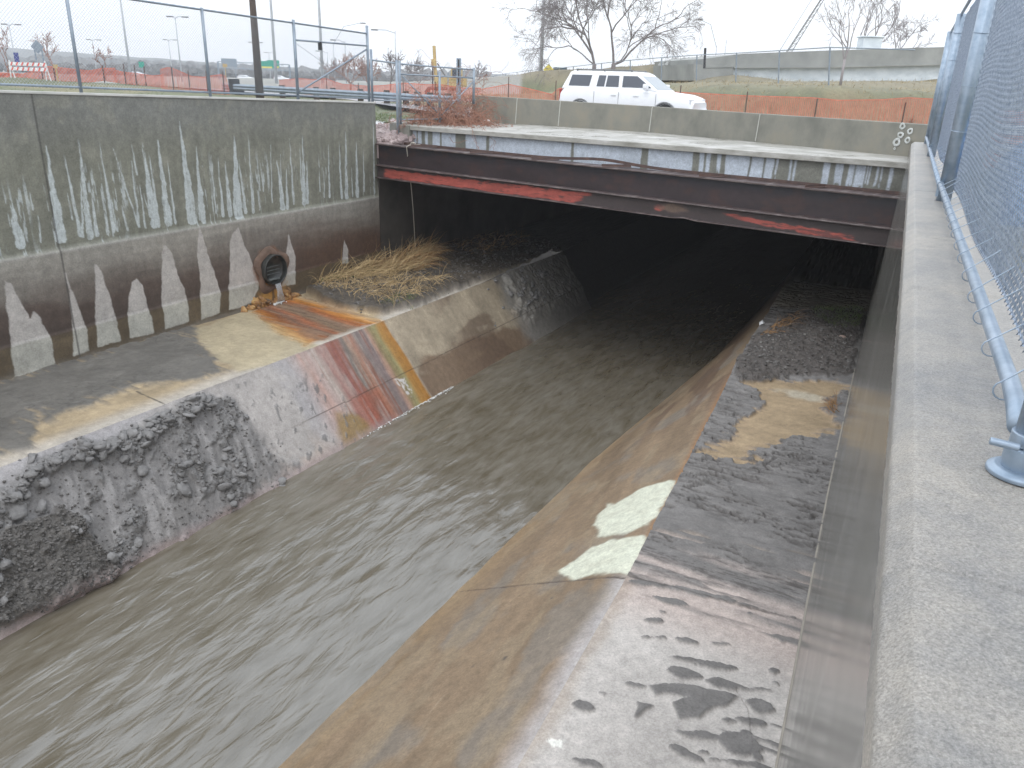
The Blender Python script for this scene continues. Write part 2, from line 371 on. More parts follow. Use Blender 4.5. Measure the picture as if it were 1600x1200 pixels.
col = mix(col, (.40, .37, .33), sst(2.9, 3.45, T)*.8*(1-far))
col = mix(col, rep((.36, .305, .205), S)*(.8+.4*fbm(S*1.5, T*2.5, 5, 142))[..., None], tanp*.9); col *= (.9+.2*fbm(S*5, T*1.2, 4, 2))[..., None]
# the rust coloured stream: bands that follow the flow
sl0, sr0 = LL.at(400, 488)[0], LL.at(465, 465)[0]; k0, k1 = LL.at(470, 540)[0], LL.at(590, 500)[0]
f_ = T/3.5; left_ = sl0+(k0-sl0)*f_; right_ = sr0+(k1-sr0)*f_
u = (S-left_)/(right_-left_) + (fbm(S*3, T*1.0, 3, 5)-.5)*.12
bands = [(0, (.40, .25, .11)), (.10, (.34, .14, .04)), (.2, (.22, .085, .035)), (.32, (.17, .10, .07)), (.42, (.27, .10, .05)), (.52, (.17, .12, .08)), (.62, (.20, .13, .09)), (.74, (.30, .10, .035)), (.86, (.40, .17, .04)), (.96, (.45, .27, .12)), (1.05, (.34, .26, .16))]
bc = np.stack([np.interp(u, [b[0] for b in bands], [b[1][i] for b in bands]) for i in range(3)], -1)
bc *= (.6+.8*fbm(S*16+T*2, T*2, 4, 9))[..., None]; bc = mix(bc, (.24, .17, .12), sst(.5, .65, fbm(S*9, T*1.1, 4, 14))*.6)
col = mix(col, bc, stream)
mcol = rep((.125, .117, .104), S)*(.75+.5*fbm(S*2, T*2, 5, 6))[..., None]
col = mix(col, mcol, mud)
mdk = rep((.075, .063, .05), S)*(.6+.8*fbm(S*5, T*5, 4, 16))[..., None]
col = mix(col, mdk, mound)
fc = rep((.20, .185, .16), S)*(.7+.6*fbm(S*1.5, T*1.5, 5, 17))[..., None]
col = mix(col, fc, far*(1-mound))
w1, w2 = worley(S*3+fbm(S*4, T*4, 3, 1), T*3+fbm(S*4, T*4, 3, 2), 5)
crk = (1-sst(.0, .09, w2-w1))
hgt = mud*(.03+.05*fbm(S*4, T*4, 5, 7)-.018*crk*sst(.5, .6, fbm(S, T, 2, 2))) + mound*(.10+.22*fbm(S*1.6, T*1.6, 5, 8)+.05*fbm(S*8, T*8, 3, 8)) + far*(1-mound)*(.05+.10*fbm(S*3, T*3, 5, 9)-.03*crk)
col = mix(col, (.06, .055, .05), crk*mud*sst(.55, .65, fbm(S, T, 2, 2))*.4)
# one joint crack towards the crest
cm, _ = LL.line(LL.at(213, 612), LL.at(257, 632), .012, .01, .01); col = mix(col, (.05, .045, .04), cm)
P = P0.copy(); P[..., 2] += hgt+.01*fbm(S*2, T*2, 3, 55)
rg = .6-.0*mud-.38*stream+.1*mound - .12*tanp
col = tunnel_shade(col, S); grid_mesh('left_ledge_ground', P, col, rg, m_mud)['kind'] = 'structure'
LLP = P; LLF = LL

# ---- left slope
t_ = np.arange(0, 2.95, .023); a_ = np.concatenate([np.arange(1.0, 4.2, .05), np.arange(4.2, 27.0, .0235), np.arange(27.05, 61, .4)])
A, T0 = np.meshgrid(a_, t_, indexing='ij'); sl_len = math.hypot(1.5, 2.0)
rec = (A > 27.0)*.45
Nn = -12.47+T0*1.5/sl_len-rec; Zb = -6.05-T0*2/sl_len
P0 = np.stack([A*SA+Nn*CA, A*CA-Nn*SA, Zb], -1); LS = Field(P0, A, T0); S, T = A, T0
nrm = np.array([CA*2/sl_len, -SA*2/sl_len, 1.5/sl_len])
q = fbm(S*1.1, T*1.1, 5, 61)
col = rep((.335, .31, .29), S)*(.72+.5*q)[..., None]
col = mix(col, (.30, .29, .30), sst(.45, .65, fbm(S*.8, T*.8+4, 4, 62))*.6)
col = mix(col, (.42, .32, .26), sst(1.6, 2.4, T)*.45*sst(.4, .6, fbm(S*2, T*2, 4, 63)))
def sx(x): # station of a place on the crest, measured in the close crop
    return LS.at(300+x/3.2, 400+(520-(x-560)*.57)/3.2)[0]
st_b = [(sx(380), None), (sx(480), (.37, .34, .33)), (sx(560), (.39, .26, .22)), (sx(585), (.38, .29, .26)), (sx(612), (.38, .32, .28)), (sx(640), (.30, .16, .135)), (sx(665), (.32, .22, .19)), (sx(690), (.24, .095, .075)), (sx(712), (.27, .15, .13)), (sx(735), (.17, .15, .13)), (sx(760), (.30, .20, .15)), (sx(775), (.31, .17, .12)), (sx(800), (.20, .165, .15)),
        (sx(840), (.20, .155, .145)), (sx(855), (.38, .24, .18)), (sx(870), (.24, .19, .10)), (sx(895), (.27, .24, .12)), (sx(915), (.36, .20, .065)), (sx(950), (.34, .165, .045)), (sx(960), (.40, .33, .23)), (sx(985), (.33, .28, .21))]
xs = [b[0] for b in st_b[1:]]; S2 = S+(fbm(S*2, T*.6, 3, 64)-.5)*.22+(fbm(S*9, T*2.5, 4, 264)-.5)*.09
bc = np.stack([np.interp(S2, xs, [b[1][i] for b in st_b[1:]]) for i in range(3)], -1)*(.82+.36*fbm(S*20, T*1.2, 4, 65))[..., None]
bm = sst(sx(420), sx(560), S2+(fbm(S, T, 3, 66)-.5)*.5)*(1-sst(sx(952), sx(966), S2))
redl = sst(1.35, 1.6, T+(fbm(S*3, T*3, 3, 67)-.5)*.2)
bc = mix(bc, (.30, .08, .04), redl*sst(sx(600), sx(700), S)*(1-sst(sx(760), sx(800), S))*.6)
bc = mix(bc, (.33, .29, .26), sst(.52, .68, fbm(S*8, T*.9, 5, 164))*.45*(S2 < sx(850)))
bc = mix(bc, (.22, .075, .045), sst(.56, .68, fbm(S*13, T*.5, 4, 165))*.55*(S2 > sx(600))*(S2 < sx(850)))
col = mix(col, bc, bm)
pt = LS.mask(LS.pl([(735,800),(790,770),(900,860),(930,890),(880,960),(760,985),(740,900)], 3.2, 300, 400), .16, .22, 3.5, 68)*sst(.25, .5, fbm(S*6, T*1.2, 4, 168)+.15)
col = mix(col, (.24, .16, .06), pt*.85)
brn = sst(sx(952), sx(966), S2)
c2 = rep((.33, .275, .20), S)*(.7+.6*fbm(S*1.6, T*1.6, 5, 69))[..., None]*(.85+.3*fbm(S*6, T*.6, 4, 70))[..., None]
c2 = mix(c2, (.15, .095, .06), sst(1.45, 1.7, T+(fbm(S*1.2, T*2, 4, 71)-.5)*.8)*.8)
c2 = mix(c2, (.12, .08, .055), sst(17.6, 19.5, S)*sst(.5, .62, fbm(S*.7, T*1.5, 4, 72))*.7)
c2 = mix(c2, (.25, .24, .22), sst(21.5, 22.4, S+(fbm(S*2, T*2, 4, 73)-.5))*.9)
col = mix(col, c2, brn)
# long joint half way down and cross joint of the panels
hj = (1-sst(.006, .016, np.abs(T-1.5+(fbm(S*3, T, 3, 74)-.5)*.05)))*sst(11, 12.5, S)
col = mix(col, (.07, .045, .035), hj*.75)
foam = LS.mask(LS.pl([(1010,620),(1060,610),(1090,660),(1120,720),(1080,700),(1040,660)], 3.2, 300, 400), .02, .06, 9, 75)
col = mix(col, (.55, .52, .50), foam*sst(.4, .6, fbm(S*18, T*10, 3, 76)))
# mud slumped over the slope
top_e = [(-200,640),(0,560),(80,490),(140,430),(210,410),(270,390),(340,370),(430,360),(490,350),(570,310),(640,260),(700,225),(800,175),(900,175),(950,190),(1010,250),(1060,300),(1120,390),(1230,470),(1180,560),(1070,625),(900,720),(640,880),(440,980),(200,1090),(0,1170),(-300,1300)]
full = poly_sdf(S, T, LS.pl(top_e, 2.667, 0, 550))
ins = 1-sst(-.30, .08, full+(fbm(S*2.2, T*2.2, 5, 80)-.5)*.6)
rim = np.exp(-((full+.22)/.20)**2)*(1-sst(.9, 1.5, T))*(1-sst(12.2, 12.8, S))
left_in = 1-sst(8.5, 13.2, S)
wv1, wv2 = worley(S*3.2+fbm(S*5, T*5, 3, 81)*.7, T*2.4+fbm(S*5, T*5, 3, 82)*.7, 83)
lump = np.clip(1-wv1*1.25, 0, 1)**.6
cl = sst(.46, .56, fbm(S*1.7+T*.9, T*1.4, 4, 84)+.12*rim+.04*left_in)
dark = LS.mask(LS.pl([(-300,900),(0,770),(200,690),(230,645),(300,690),(330,760),(420,850),(490,930),(440,970),(340,1010),(200,1080),(0,1130),(-300,1300)], 2.667, 0, 550), .04, .12, 3, 85)
runs = fbm(S*7+T*1.5, T*.9, 4, 86); fade = 1-sst(10.6, 13.4, S+(fbm(S*2, T*2, 3, 66)-.5)*1.5)
d1, d2 = worley(S*5.5+fbm(S*9, T*9, 3, 811)*.6, T*4.2+fbm(S*9, T*9, 3, 812)*.6, 813); lump2 = np.clip(1-d1*1.2, 0, 1)**.5
gaps = sst(0, .10, d2-d1)
crumbs = fbm(S*26, T*26, 3, 814)
cl = cl*sst(.40, .52, fbm(S*3.1, T*2.3, 4, 815)+.10*rim)
hgt = ins*(.010+.045*runs*left_in+.016*crumbs+.03*left_in*fbm(S*6, T*5, 3, 293)) + ins*cl*(.02+.045*lump2*gaps+.035*lump)*(.30+.70*left_in)*(.5+.5*fade)
rimb = rim*sst(.38, .54, fbm(S*3.3, T*.8, 3, 816)); sc1, sc2 = worley(S*5+.8*fbm(S*3, T*3, 2, 3), T*1.8, 817)
hgt += rimb*(.02+.10*np.clip(1-sc1*1.3, 0, 1)**.5*sst(0, .12, sc2-sc1))
hgt += dark*(.08+.06*crumbs+.05*fbm(S*60, T*60, 2, 88)+.10*fbm(S*4, T*4, 3, 89))
specks = sst(.66, .71, fbm(S*9+T*3, T*5, 4, 90)-.03*sst(11.5, 13.5, S))*sst(9, 10, S)*(1-sst(12.8, 13.9, S))*sst(.3, .9, T+.5*sst(12, 11, S))
hgt += specks*.012
thin = np.clip(ins*sst(.36, .58, .5*fbm(S*3.5+T*2, T*2.0, 5, 91)+.5*fbm(S*9+T*2, T*1.2, 4, 191)+.20*left_in), 0, 1)
mcol = rep((.155, .148, .142), S)*(.6+.8*(.5*fbm(S*4, T*4, 5, 92)+.5*fbm(S*12+T*3, T*5, 4, 292)))[..., None]
thin = np.maximum(thin, ins*(1-sst(10.8, 13.6, S+(fbm(S*3+T*2, T*1.5, 4, 291)-.5)*2.5))); col = mix(col, mcol, np.clip(thin*.9, 0, 1))
col = mix(col, (.33, .315, .305), ins*sst(.56, .68, fbm(S*8+T*2, T*1.1, 4, 192))*.42)
col = mix(col, rep((.155, .15, .145), S)*(.75+.5*fbm(S*7, T*7, 4, 93))[..., None], np.clip(ins*cl+rimb*1.2+specks, 0, 1)*.75)
col = mix(col, rep((.095, .087, .078), S)*(.5+1.0*fbm(S*18, T*18, 4, 94))[..., None], dark*.9)
wl = sst(2.2, 2.5, T+(fbm(S*1.5, T, 3, 95)-.5)*.2); col = mix(col, (.30, .235, .225), wl*.8*(1-sst(14, 15, S)))
far_m = sst(22.0, 22.6, S+(fbm(S*3, T*3, 3, 96)-.5)*1.0)*(1-sst(1.4, 2.3, T))*(S < 27); hgt += far_m*(.08+.12*fbm(S*5, T*5, 4, 97))
P = P0 + nrm*hgt[..., None]
rg = .62 - .34*bm*sst(sx(600), sx(640), S) - .1*wl
col = tunnel_shade(col, S); grid_mesh('left_bank_slope', P, col, rg, m_mud)['kind'] = 'structure'
LSP = P; LSm = (ins, rimb, dark, cl)

# ---- right slope
t_ = np.linspace(0, 1.12, 150); a_ = np.concatenate([np.arange(1.0, 27.0, .022), np.arange(27.0, 61, .4)])
A, U = np.meshgrid(a_, t_, indexing='ij')
cN = crestR(A); wN = waterR(A); Ln = np.hypot(cN-wN, 2.0)
Nn = cN+(wN-cN)*U; Zb = -6.0-2.0*U; T0 = U*Ln
Zb = Zb + .05*np.exp(-(U/.05)**2)*-1
P0 = np.stack([A*SA+Nn*CA, A*CA-Nn*SA, Zb], -1); RS = Field(P0, A, T0); S, T = A, T0
fl = fbm(S*.55+T*.35, T*3-S*.3, 5, 101); f2 = fbm(S*2.2, T*2.2, 5, 102); f3 = fbm(S*.25, T*9, 4, 103)
col = rep((.195, .138, .086), S)*(.62+.5*fl+.16*f3+.12*f2)[..., None]
col = mix(col, (.18, .16, .135), sst(.5, .68, fbm(S*.9, T*1.5, 5, 104))*.65)
col = mix(col, (.26, .20, .13), sst(.52, .70, fbm(S*1.1+3, T*2.5, 5, 105))*.55)
col = mix(col, (.12, .075, .05), sst(13, 17, S)*sst(.5, .62, fbm(S*.6, T*2.2, 5, 106))*.7)
col = mix(col, (.30, .20, .10), sst(Ln*.8, Ln, T)*.4)
ed = np.exp(-(T/.10)**2)*sst(9.0, 10.5, S)
col = mix(col, (.27, .12, .035), ed*.85)
near = 1-sst(8.3, 8.6, S)
blend = (1-sst(.0, .42, T+(fbm(S*1.5, T*1.5, 4, 107)-.5)*.25))*near
col = mix(col, (.38, .355, .345), blend*.9)
for k, pp in enumerate([[(640,8),(690,0),(625,110),(565,190),(485,222),(360,237),(343,190),(392,98),(430,100),(540,38)], [(195,380),(330,280),(430,250),(548,228),(552,270),(492,387),(270,412)]]):
    mk = RS.mask(RS.pl(pp, 2.667, 800, 750), .05, .10, 4, 108+k)
    col = mix(col, np.array((.56, .57, .46)), np.clip(mk*(.8+.3*fbm(S*6, T*6, 3, 3)), 0, 1))
c1 = RS.at(720, 925); c2_ = RS.at(978, 905)
cm, _ = RS.line(c1, c2_, .012, .012, .012, 5); col = mix(col, (.05, .035, .03), cm*.9)
for k in range(26):
    x0, y0 = random.uniform(1, 20), random.uniform(.3, 3); an = random.uniform(-.6, .6)
    cm2, _ = RS.line((x0, y0), (x0+random.uniform(.15, .7)*math.cos(an), y0+.3*math.sin(an)), .004, .012); col = mix(col, (.42, .34, .24), cm2*.45)
for (x0, y0) in ((740,1043),(790,1030),(862,935)):
    c = RS.at(x0, y0); dd = np.hypot(S-c[0], (T-c[1])*1.4)+(fbm(S*14, T*14, 3, 6)-.5)*.1; col = mix(col, (.07, .06, .055), (1-sst(.03, .06, dd))*.85)
hgt = .02*fbm(S*1.2, T*1.2, 4, 110)-.02*cm
P = P0.copy(); P[..., 2] += hgt
col = tunnel_shade(col, S); grid_mesh('right_bank_slope', P, col, .5+.2*fl, m_surf, flip=True)['kind'] = 'structure'

# ---- right ledge
a_ = np.concatenate([np.arange(1.2, 27.0, .022), np.arange(27.0, 61, .4)]); t_ = np.linspace(0, 1, 165)
A, U = np.meshgrid(a_, t_, indexing='ij'); bN = baseR(A)+.03; cN = crestR(A); W_ = bN-cN
Nn = cN+W_*U; T0 = W_*U
P0 = np.stack([A*SA+Nn*CA, A*CA-Nn*SA, np.full(A.shape, -6.0)], -1); RL = Field(P0, A, T0); S, T = A, T0
col = rep((.45, .42, .39), S)*(.8+.34*fbm(S*.9, T*.9, 5, 121))[..., None]*(.9+.2*fbm(S*5, T*5, 4, 122))[..., None]
col = mix(col, (.42, .33, .29), sst(7.2, 8.2, S)*(1-sst(9.5, 10.2, S))*.6)
col = mix(col, (.35, .25, .15), sst(9.5, 10.2, S))
edge8 = (1-sst(0, .22, T+(fbm(S*2, T*2, 3, 1)-.5)*.2))*(1-sst(8.4, 8.6, S)); col = mix(col, (.30, .24, .185), edge8*.55)
mudz = sst(8.05, 9.3, S+(fbm(S*7, T*.9, 4, 123)-.5)*2.2)
rag = fbm(S*5.5, T*.75, 4, 124)
tan = RL.mask(RL.pl([(850,632),(1150,622),(1200,680),(1100,700),(1090,780),(1160,880),(1000,920),(880,940),(760,980),(690,1048),(550,1032),(460,990),(450,930),(600,930),(690,820),(770,760),(750,680),(640,650),(700,625)], 3.2, 950, 400), .06, .34, 3.6, 125)
tan = np.clip(tan-.75*sst(.54, .64, fbm(S*9, T*1.0, 4, 225))*sst(.02, .4, RL.mask(RL.pl([(850,632),(1150,622),(1200,680),(1160,880),(1000,920),(760,980),(690,1048),(460,990),(690,820),(750,680)], 3.2, 950, 400), .5, .1, 3, 5)*-1+1), 0, 1)
mudz = mudz*(1-tan)*(1-sst(.62, .68, rag)*(1-sst(9.2, 10.4, S)))
near_m = np.zeros(S.shape)
def stp(x0, y0, x1, y1, wpx, k):
    p = RL.at(800+x0/2.667, 750+y0/2.667); q = RL.at(800+x1/2.667, 750+y1/2.667)
    d, h = seg_sdf(S, T, p, q); wv = wpx/2.667*.0085*np.sqrt(np.clip(h*(1-h)*4, .02, 1))
    return 1-sst(-.012, .012, d-wv+(fbm(S*9, T*4, 4, k)-.5)*.11)
strips = [(490,425,745,465,16),(730,470,930,510,14),(930,515,1180,580,9),(590,492,730,525,20),(550,588,625,592,9),(560,610,585,612,5),(615,553,640,555,5),(980,562,1000,565,5),(540,657,570,657,4),(585,657,640,662,4),(680,668,782,688,12),(818,683,912,692,11),(650,738,800,765,16),(760,775,935,790,15),
 (655,800,800,830,24),(790,835,960,868,14),(940,872,1095,885,8),(875,862,940,880,10),(860,1005,930,1012,10),(930,1000,1060,1020,14),(690,1048,870,1085,16),(860,1080,1040,1130,42),(665,1118,800,1180,14),(800,1160,1000,1195,12),(260,938,340,955,16),(360,890,392,896,6),(245,1165,370,1200,16),(480,858,560,862,7),(980,925,1085,960,30),(1080,850,1110,860,10),(1110,675,1135,680,8),(1075,800,1110,800,9),(945,1060,1000,1070,12),(1000,1150,1050,1170,14),(780,1138,830,1140,6)]
for k, s_ in enumerate(strips): near_m = np.maximum(near_m, stp(*s_, 130+k))
near_m = np.maximum(near_m, RL.mask(RL.pl([(570,860),(640,850),(850,875),(960,908),(870,945),(810,975),(780,1003),(700,995),(665,930),(740,915),(640,897),(590,908)], 2.667, 800, 750), .015, .04, 5, 170))
near_m = np.maximum(near_m, RL.mask(RL.pl([(510,920),(600,945),(515,995),(520,955)], 2.667, 800, 750), .015, .03, 6, 171))
near_m = np.maximum(near_m, sst(.62, .655, fbm(S*6.5, T*.9, 4, 172))*sst(W_-1.1, W_-.2, T)*(1-sst(8, 9, S)))
near_m = np.maximum(near_m, sst(.60, .64, fbm(S*6.5, T*.8, 4, 173))*(1-sst(4.6, 5.2, S)))
mudm = np.clip(np.maximum(mudz, near_m), 0, 1)
debs = RL.mask(RL.pl([(620,560),(700,470),(800,400),(880,330),(1000,300),(1240,300),(1290,330),(1230,480),(1210,540),(1100,555),(900,550),(780,575),(660,590)], 3.2, 950, 400), .75, .15, 3, 174)
deb = RL.mask(RL.pl([(620,600),(700,470),(800,400),(880,330),(1000,300),(1240,300),(1290,330),(1230,480),(1220,600),(1100,625),(900,612),(780,640),(640,640)], 3.2, 950, 400), .05, .15, 3, 174)
farz = sst(24.0, 25.5, S)
wave = fbm(S*9+1.2*fbm(S*2, T*2, 3, 6), T*1.3, 4, 175); ridge = 1-np.abs(wave-.5)*2; ridge = np.maximum(ridge, .97*(1-np.abs(fbm(S*15+2*fbm(S*2, T*2, 3, 16), T*1.1, 3, 275)-.5)*2))
crack = sst(.88, .97, ridge)*sst(.34, .48, fbm(S*1.2, T*.8, 3, 176))
thick = sst(9.0, 10.0, S)*(1-tan)
deb_s = sst(.05, .95, deb)*1.0
hgt = mudm*(.022+.018*fbm(S*6, T*3, 4, 177)) + mudz*thick*(.05*fbm(S*6, T*1.4, 4, 178)-.03*crack) + debs*(.06+.26*fbm(S*2, T*2, 4, 179))+deb*(.02+.07*fbm(S*8, T*8, 4, 180)+.03*fbm(S*22, T*22, 3, 180))
hgt -= mudz*thick*.045*crack
hgt += mudz*thick*.03*sst(.5, .62, fbm(S*5, T*1.1, 3, 187))
hgt += farz*.10*fbm(S*2, T*2, 4, 181)+.012*fbm(S, T, 3, 182)
greyl = rep((.165, .156, .148), S)*(.78+.44*fbm(S*5, T*2.5, 5, 183))[..., None]
col = mix(col, greyl, mudm)
col = mix(col, (.07, .06, .055), crack*mudz*.75)
col = mix(col, rep((.30, .225, .14), S)*(.7+.6*fbm(S*3, T*1.5, 5, 184))[..., None], tan*(1-mudm))
pb = RL.at(1258, 620); col = mix(col, (.42, .38, .30), (1-sst(.1, .35, np.hypot((S-pb[0]), (T-pb[1])*.5)+(fbm(S*5, T*5, 3, 3)-.5)*.3))*.8*tan)
col = mix(col, rep((.085, .075, .068), S)*(.5+1.0*fbm(S*10, T*10, 5, 185))[..., None], deb)
col = mix(col, rep((.19, .165, .13), S)*(.7+.6*fbm(S*2, T*2, 5, 186))[..., None], sst(23, 24.2, S+(fbm(S*2, T*2, 3, 9)-.5)))
jm, _ = RL.line(RL.at(800+490/2.667, 750+408/2.667), RL.at(800+1180/2.667, 750+585/2.667), .010, .01, .02, 7); col = mix(col, (.06, .05, .045), jm*.7)
jm, _ = RL.line(RL.at(800+935/2.667, 750+880/2.667), RL.at(800+985/2.667, 750+960/2.667), .004, .008, .01, 8); jm2, _ = RL.line(RL.at(800+985/2.667, 750+960/2.667), RL.at(800+1000/2.667, 750+1120/2.667), .004, .008, .01, 8)
col = mix(col, (.08, .07, .065), np.maximum(jm, jm2)*.7)
wc = RL.at(866, 1165); dd = np.hypot((S-wc[0])*1.6, (T-wc[1]))+(fbm(S*12, T*12, 4, 6)-.5)*.35; col = mix(col, (.75, .74, .68), (1-sst(.03, .07, dd))*.8)
P = P0.copy(); P[..., 2] += hgt
col = tunnel_shade(col, S); grid_mesh('right_ledge_ground', P, col, .68+.15*fbm(S*3, T*3, 3, 3)-.08*mudm, m_mud, flip=True)['kind'] = 'structure'
RLP = P; RLF = RL

# ---- running water
m, nt, b = base_mat('muddy_water')
f = noise_val(nt, 1.6, 6, .62, stretch=(1.0, .22, 1, R(28)), dist=.4); f2 = noise_val(nt, 6.6, 2.6, .48, stretch=(1, .24, 1, R(28)), dist=.6); f3 = noise_val(nt, 22, 3, .5, stretch=(1, .30, 1, R(28)), dist=.5)
fm = nd(nt, 'ShaderNodeMath'); fm.operation = 'MULTIPLY_ADD'; fm.inputs[1].default_value = .40; nt.links.new(f, fm.inputs[0])
fn = nd(nt, 'ShaderNodeMath'); fn.operation = 'MULTIPLY'; fn.inputs[1].default_value = .60; nt.links.new(noise_val(nt, 6.0, 5, .55, stretch=(1, .20, 1, R(28)), dist=.5), fn.inputs[0]); nt.links.new(fn.outputs[0], fm.inputs[2])
nt.links.new(ramp(nt, fm.outputs[0], [(.36, (.098, .080, .052)), (.64, (.170, .152, .122))]), b.inputs['Base Color'])  # paler streaks paint mottled sky reflections into the water colour
b.inputs['Roughness'].default_value = .20; b.inputs['IOR'].default_value = 1.72; b.inputs['Specular IOR Level'].default_value = .62; b.inputs['Specular Tint'].default_value = (.86, .93, 1, 1)
mx = nd(nt, 'ShaderNodeMath'); mx.operation = 'MULTIPLY_ADD'; mx.inputs[1].default_value = .07; nt.links.new(f3, mx.inputs[0]); nt.links.new(f2, mx.inputs[2])
bump(nt, b, mx.outputs[0], .7, .032)
a_ = np.concatenate([np.arange(-1, 30, .05), np.arange(30, 61, .5)]); U_ = np.linspace(0, 1, 110)
A, U = np.meshgrid(a_, U_, indexing='ij'); nl, nr = -11.35-(A > 27)*.5, waterR(A)+.25
Nn = nl+(nr-nl)*U
wz = -8+.06*(fbm(A*.6, Nn*1.6, 3, 200)-.5)+.03*(fbm(A*1.6, Nn*4, 2, 201)-.5)
P = np.stack([A*SA+Nn*CA, A*CA-Nn*SA, wz], -1)
wt = grid_mesh('water', P, None, None, m, flip=True); wt['kind'] = 'structure'
# foam line where the rust stream meets the river
m_foam = M_noise('foam', (.62, .62, .60), (.82, .82, .80), 20, .5, .4, 60, .01)
mb = MB()
for i in range(260):
    a = 12.9+RN.beta(2.2, 1.3)*4.3; n = -11.03+abs(RN.normal(0, .05)); r_ = RN.uniform(.003, .012)
    c = Vector(AN(a, n, -7.985)); mb.box(c, (r_*2.2, r_*3, r_), RN.uniform(0, 3), RN.uniform(-.3, .3), RN.uniform(-.3, .3))
tag(mb.build('foam', m_foam, smooth=True), 'thin white foam line where the rust coloured stream enters the brown water', 'foam', kind='stuff')

# ---- right wall: face, coping
RW = [AN(-6, .42, 0), ]
def rtopN(a): return np.interp(a, [-6, 1.06, 19.7, 60], [.44, .08, -.87, -2.93])
m, nt, b = base_mat('wet_smooth_wall'); at = nd(nt, 'ShaderNodeAttribute'); at.attribute_name = 'Col'; nt.links.new(at.outputs['Color'], b.inputs['Base Color'])
ar = nd(nt, 'ShaderNodeAttribute'); ar.attribute_name = 'Rgh'; nt.links.new(ar.outputs['Fac'], b.inputs['Roughness']); b.inputs['Specular IOR Level'].default_value = .6
bump(nt, b, noise_val(nt, 2.2, 4, .5, stretch=(1, 1, .25)), .10, .02)
m_wetwall = m
a_ = np.concatenate([np.arange(-1, 27, .05), np.arange(27, 61, .5)]); v_ = np.linspace(0, 1, 90)
A, V = np.meshgrid(a_, v_, indexing='ij'); Z = -6.2+(5.25-.075)*V
Nn = baseR(A)+(rtopN(A)+.0-baseR(A))*V
P = np.stack([A*SA+Nn*CA, A*CA-Nn*SA, Z], -1)
col = rep((.15, .145, .13), A)*(.7+.6*fbm(A*1.5, Z*.5, 4, 210))[..., None]; col = mix(col, (.34, .33, .30), sst(.62, .7, fbm(A*6, Z*.4, 3, 211))*.5)
right_wall = empty('channel_wall', tuple(AN(10, 0, -6)), 0, label='low pale concrete wall with rough coping beneath the near chain link fence', cat='wall')
keep(grid_mesh('wall_face', P, col, .10+.12*fbm(A*.6, Z*3, 3, 212), m_wetwall), right_wall)
m, nt, b = base_mat('exposed_aggregate')
f = noise_val(nt, 150, 5, .8); f2 = noise_val(nt, 7, 8, .75); f3 = noise_val(nt, 1.3, 5, .65)
c = ramp(nt, f, [(.30, (.15, .145, .135)), (.55, (.36, .345, .33)), (.66, (.46, .44, .42)), (.76, (.78, .77, .75))]); c2 = ramp(nt, f2, [(.3, (.74, .75, .76)), (.7, (1.10, 1.06, 1.0))]); c3 = ramp(nt, f3, [(.35, (.82, .84, .86)), (.65, (1.1, 1.08, 1.03))])
q1 = nd(nt, 'ShaderNodeMixRGB'); q1.blend_type = 'MULTIPLY'; q1.inputs[0].default_value = 1; nt.links.new(c, q1.inputs[1]); nt.links.new(c2, q1.inputs[2])
q2 = nd(nt, 'ShaderNodeMixRGB'); q2.blend_type = 'MULTIPLY'; q2.inputs[0].default_value = 1; nt.links.new(q1.outputs[0], q2.inputs[1]); nt.links.new(c3, q2.inputs[2])
nt.links.new(q2.outputs[0], b.inputs['Base Color']); b.inputs['Roughness'].default_value = .42
bump(nt, b, noise_val(nt, 140, 5, .7), .8, .004)
m_agg = m
a_ = np.concatenate([np.arange(-1, 4, .012), np.arange(4, 19.9, .04)]); w_ = np.array([-.004, .0, .006, .02, .04, .052, .058, .1, .13, .2, .3, .4, .5, .62, .64, .65]); zc = np.array([-.13, -.05, -.042, -.030, -.012, -.002, 0, 0, 0, 0, 0, 0, 0, 0, -.02, -.3])
w_ = np.interp(np.linspace(0, 15, 46), range(16), w_); zc = np.interp(np.linspace(0, 15, 46), range(16), zc)
A, Wd = np.meshgrid(a_, w_, indexing='ij'); _, ZC = np.meshgrid(a_, zc, indexing='ij')
rug = (fbm(A*20, Wd*20, 4, 220)-.5)*.012*np.exp(-((Wd-.03)/.04)**2)+(fbm(A*40, Wd*40, 3, 221)-.5)*.005
ck = np.zeros(A.shape)
for aj in (1.72, 4.6, 6.4, 7.9, 9.6, 11.9, 14.5, 17):
    ck = np.maximum(ck, 1-sst(.004, .014, np.abs(A-aj-(fbm(Wd*6, A*0+aj, 3, 2)-.5)*.06)))
Nn = rtopN(A)+Wd+rug*.5
P = np.stack([A*SA+Nn*CA, A*CA-Nn*SA, -.95+ZC+rug-.010*ck], -1)
keep(grid_mesh('coping', P, None, None, m_agg), right_wall)
mb = MB()
for a0, a1 in ((-1, 19.9),):
    mb.hexa([AN(a0, rtopN(a0)+.02, -6.2), AN(a0, rtopN(a0)+.64, -6.2), AN(a1, rtopN(a1)+.64, -6.2), AN(a1, rtopN(a1)+.02, -6.2)], [AN(a0, rtopN(a0)+.02, -.99), AN(a0, rtopN(a0)+.64, -.99), AN(a1, rtopN(a1)+.64, -.99), AN(a1, rtopN(a1)+.02, -.99)])
keep(mb.build('wall_body', m_conc), right_wall)
mb = MB()   # narrow lip at the foot of the wall
for i in range(0, 52):
    a0, a1 = i*.6, i*.6+.6
    mb.hexa([AN(a0, baseR(a0)-.012, -6.05), AN(a0, baseR(a0)+.03, -6.05), AN(a1, baseR(a1)+.03, -6.05), AN(a1, baseR(a1)-.012, -6.05)], [AN(a0, baseR(a0)-.010, -5.91), AN(a0, baseR(a0)+.03, -5.90), AN(a1, baseR(a1)+.03, -5.90), AN(a1, baseR(a1)-.010, -5.91)])
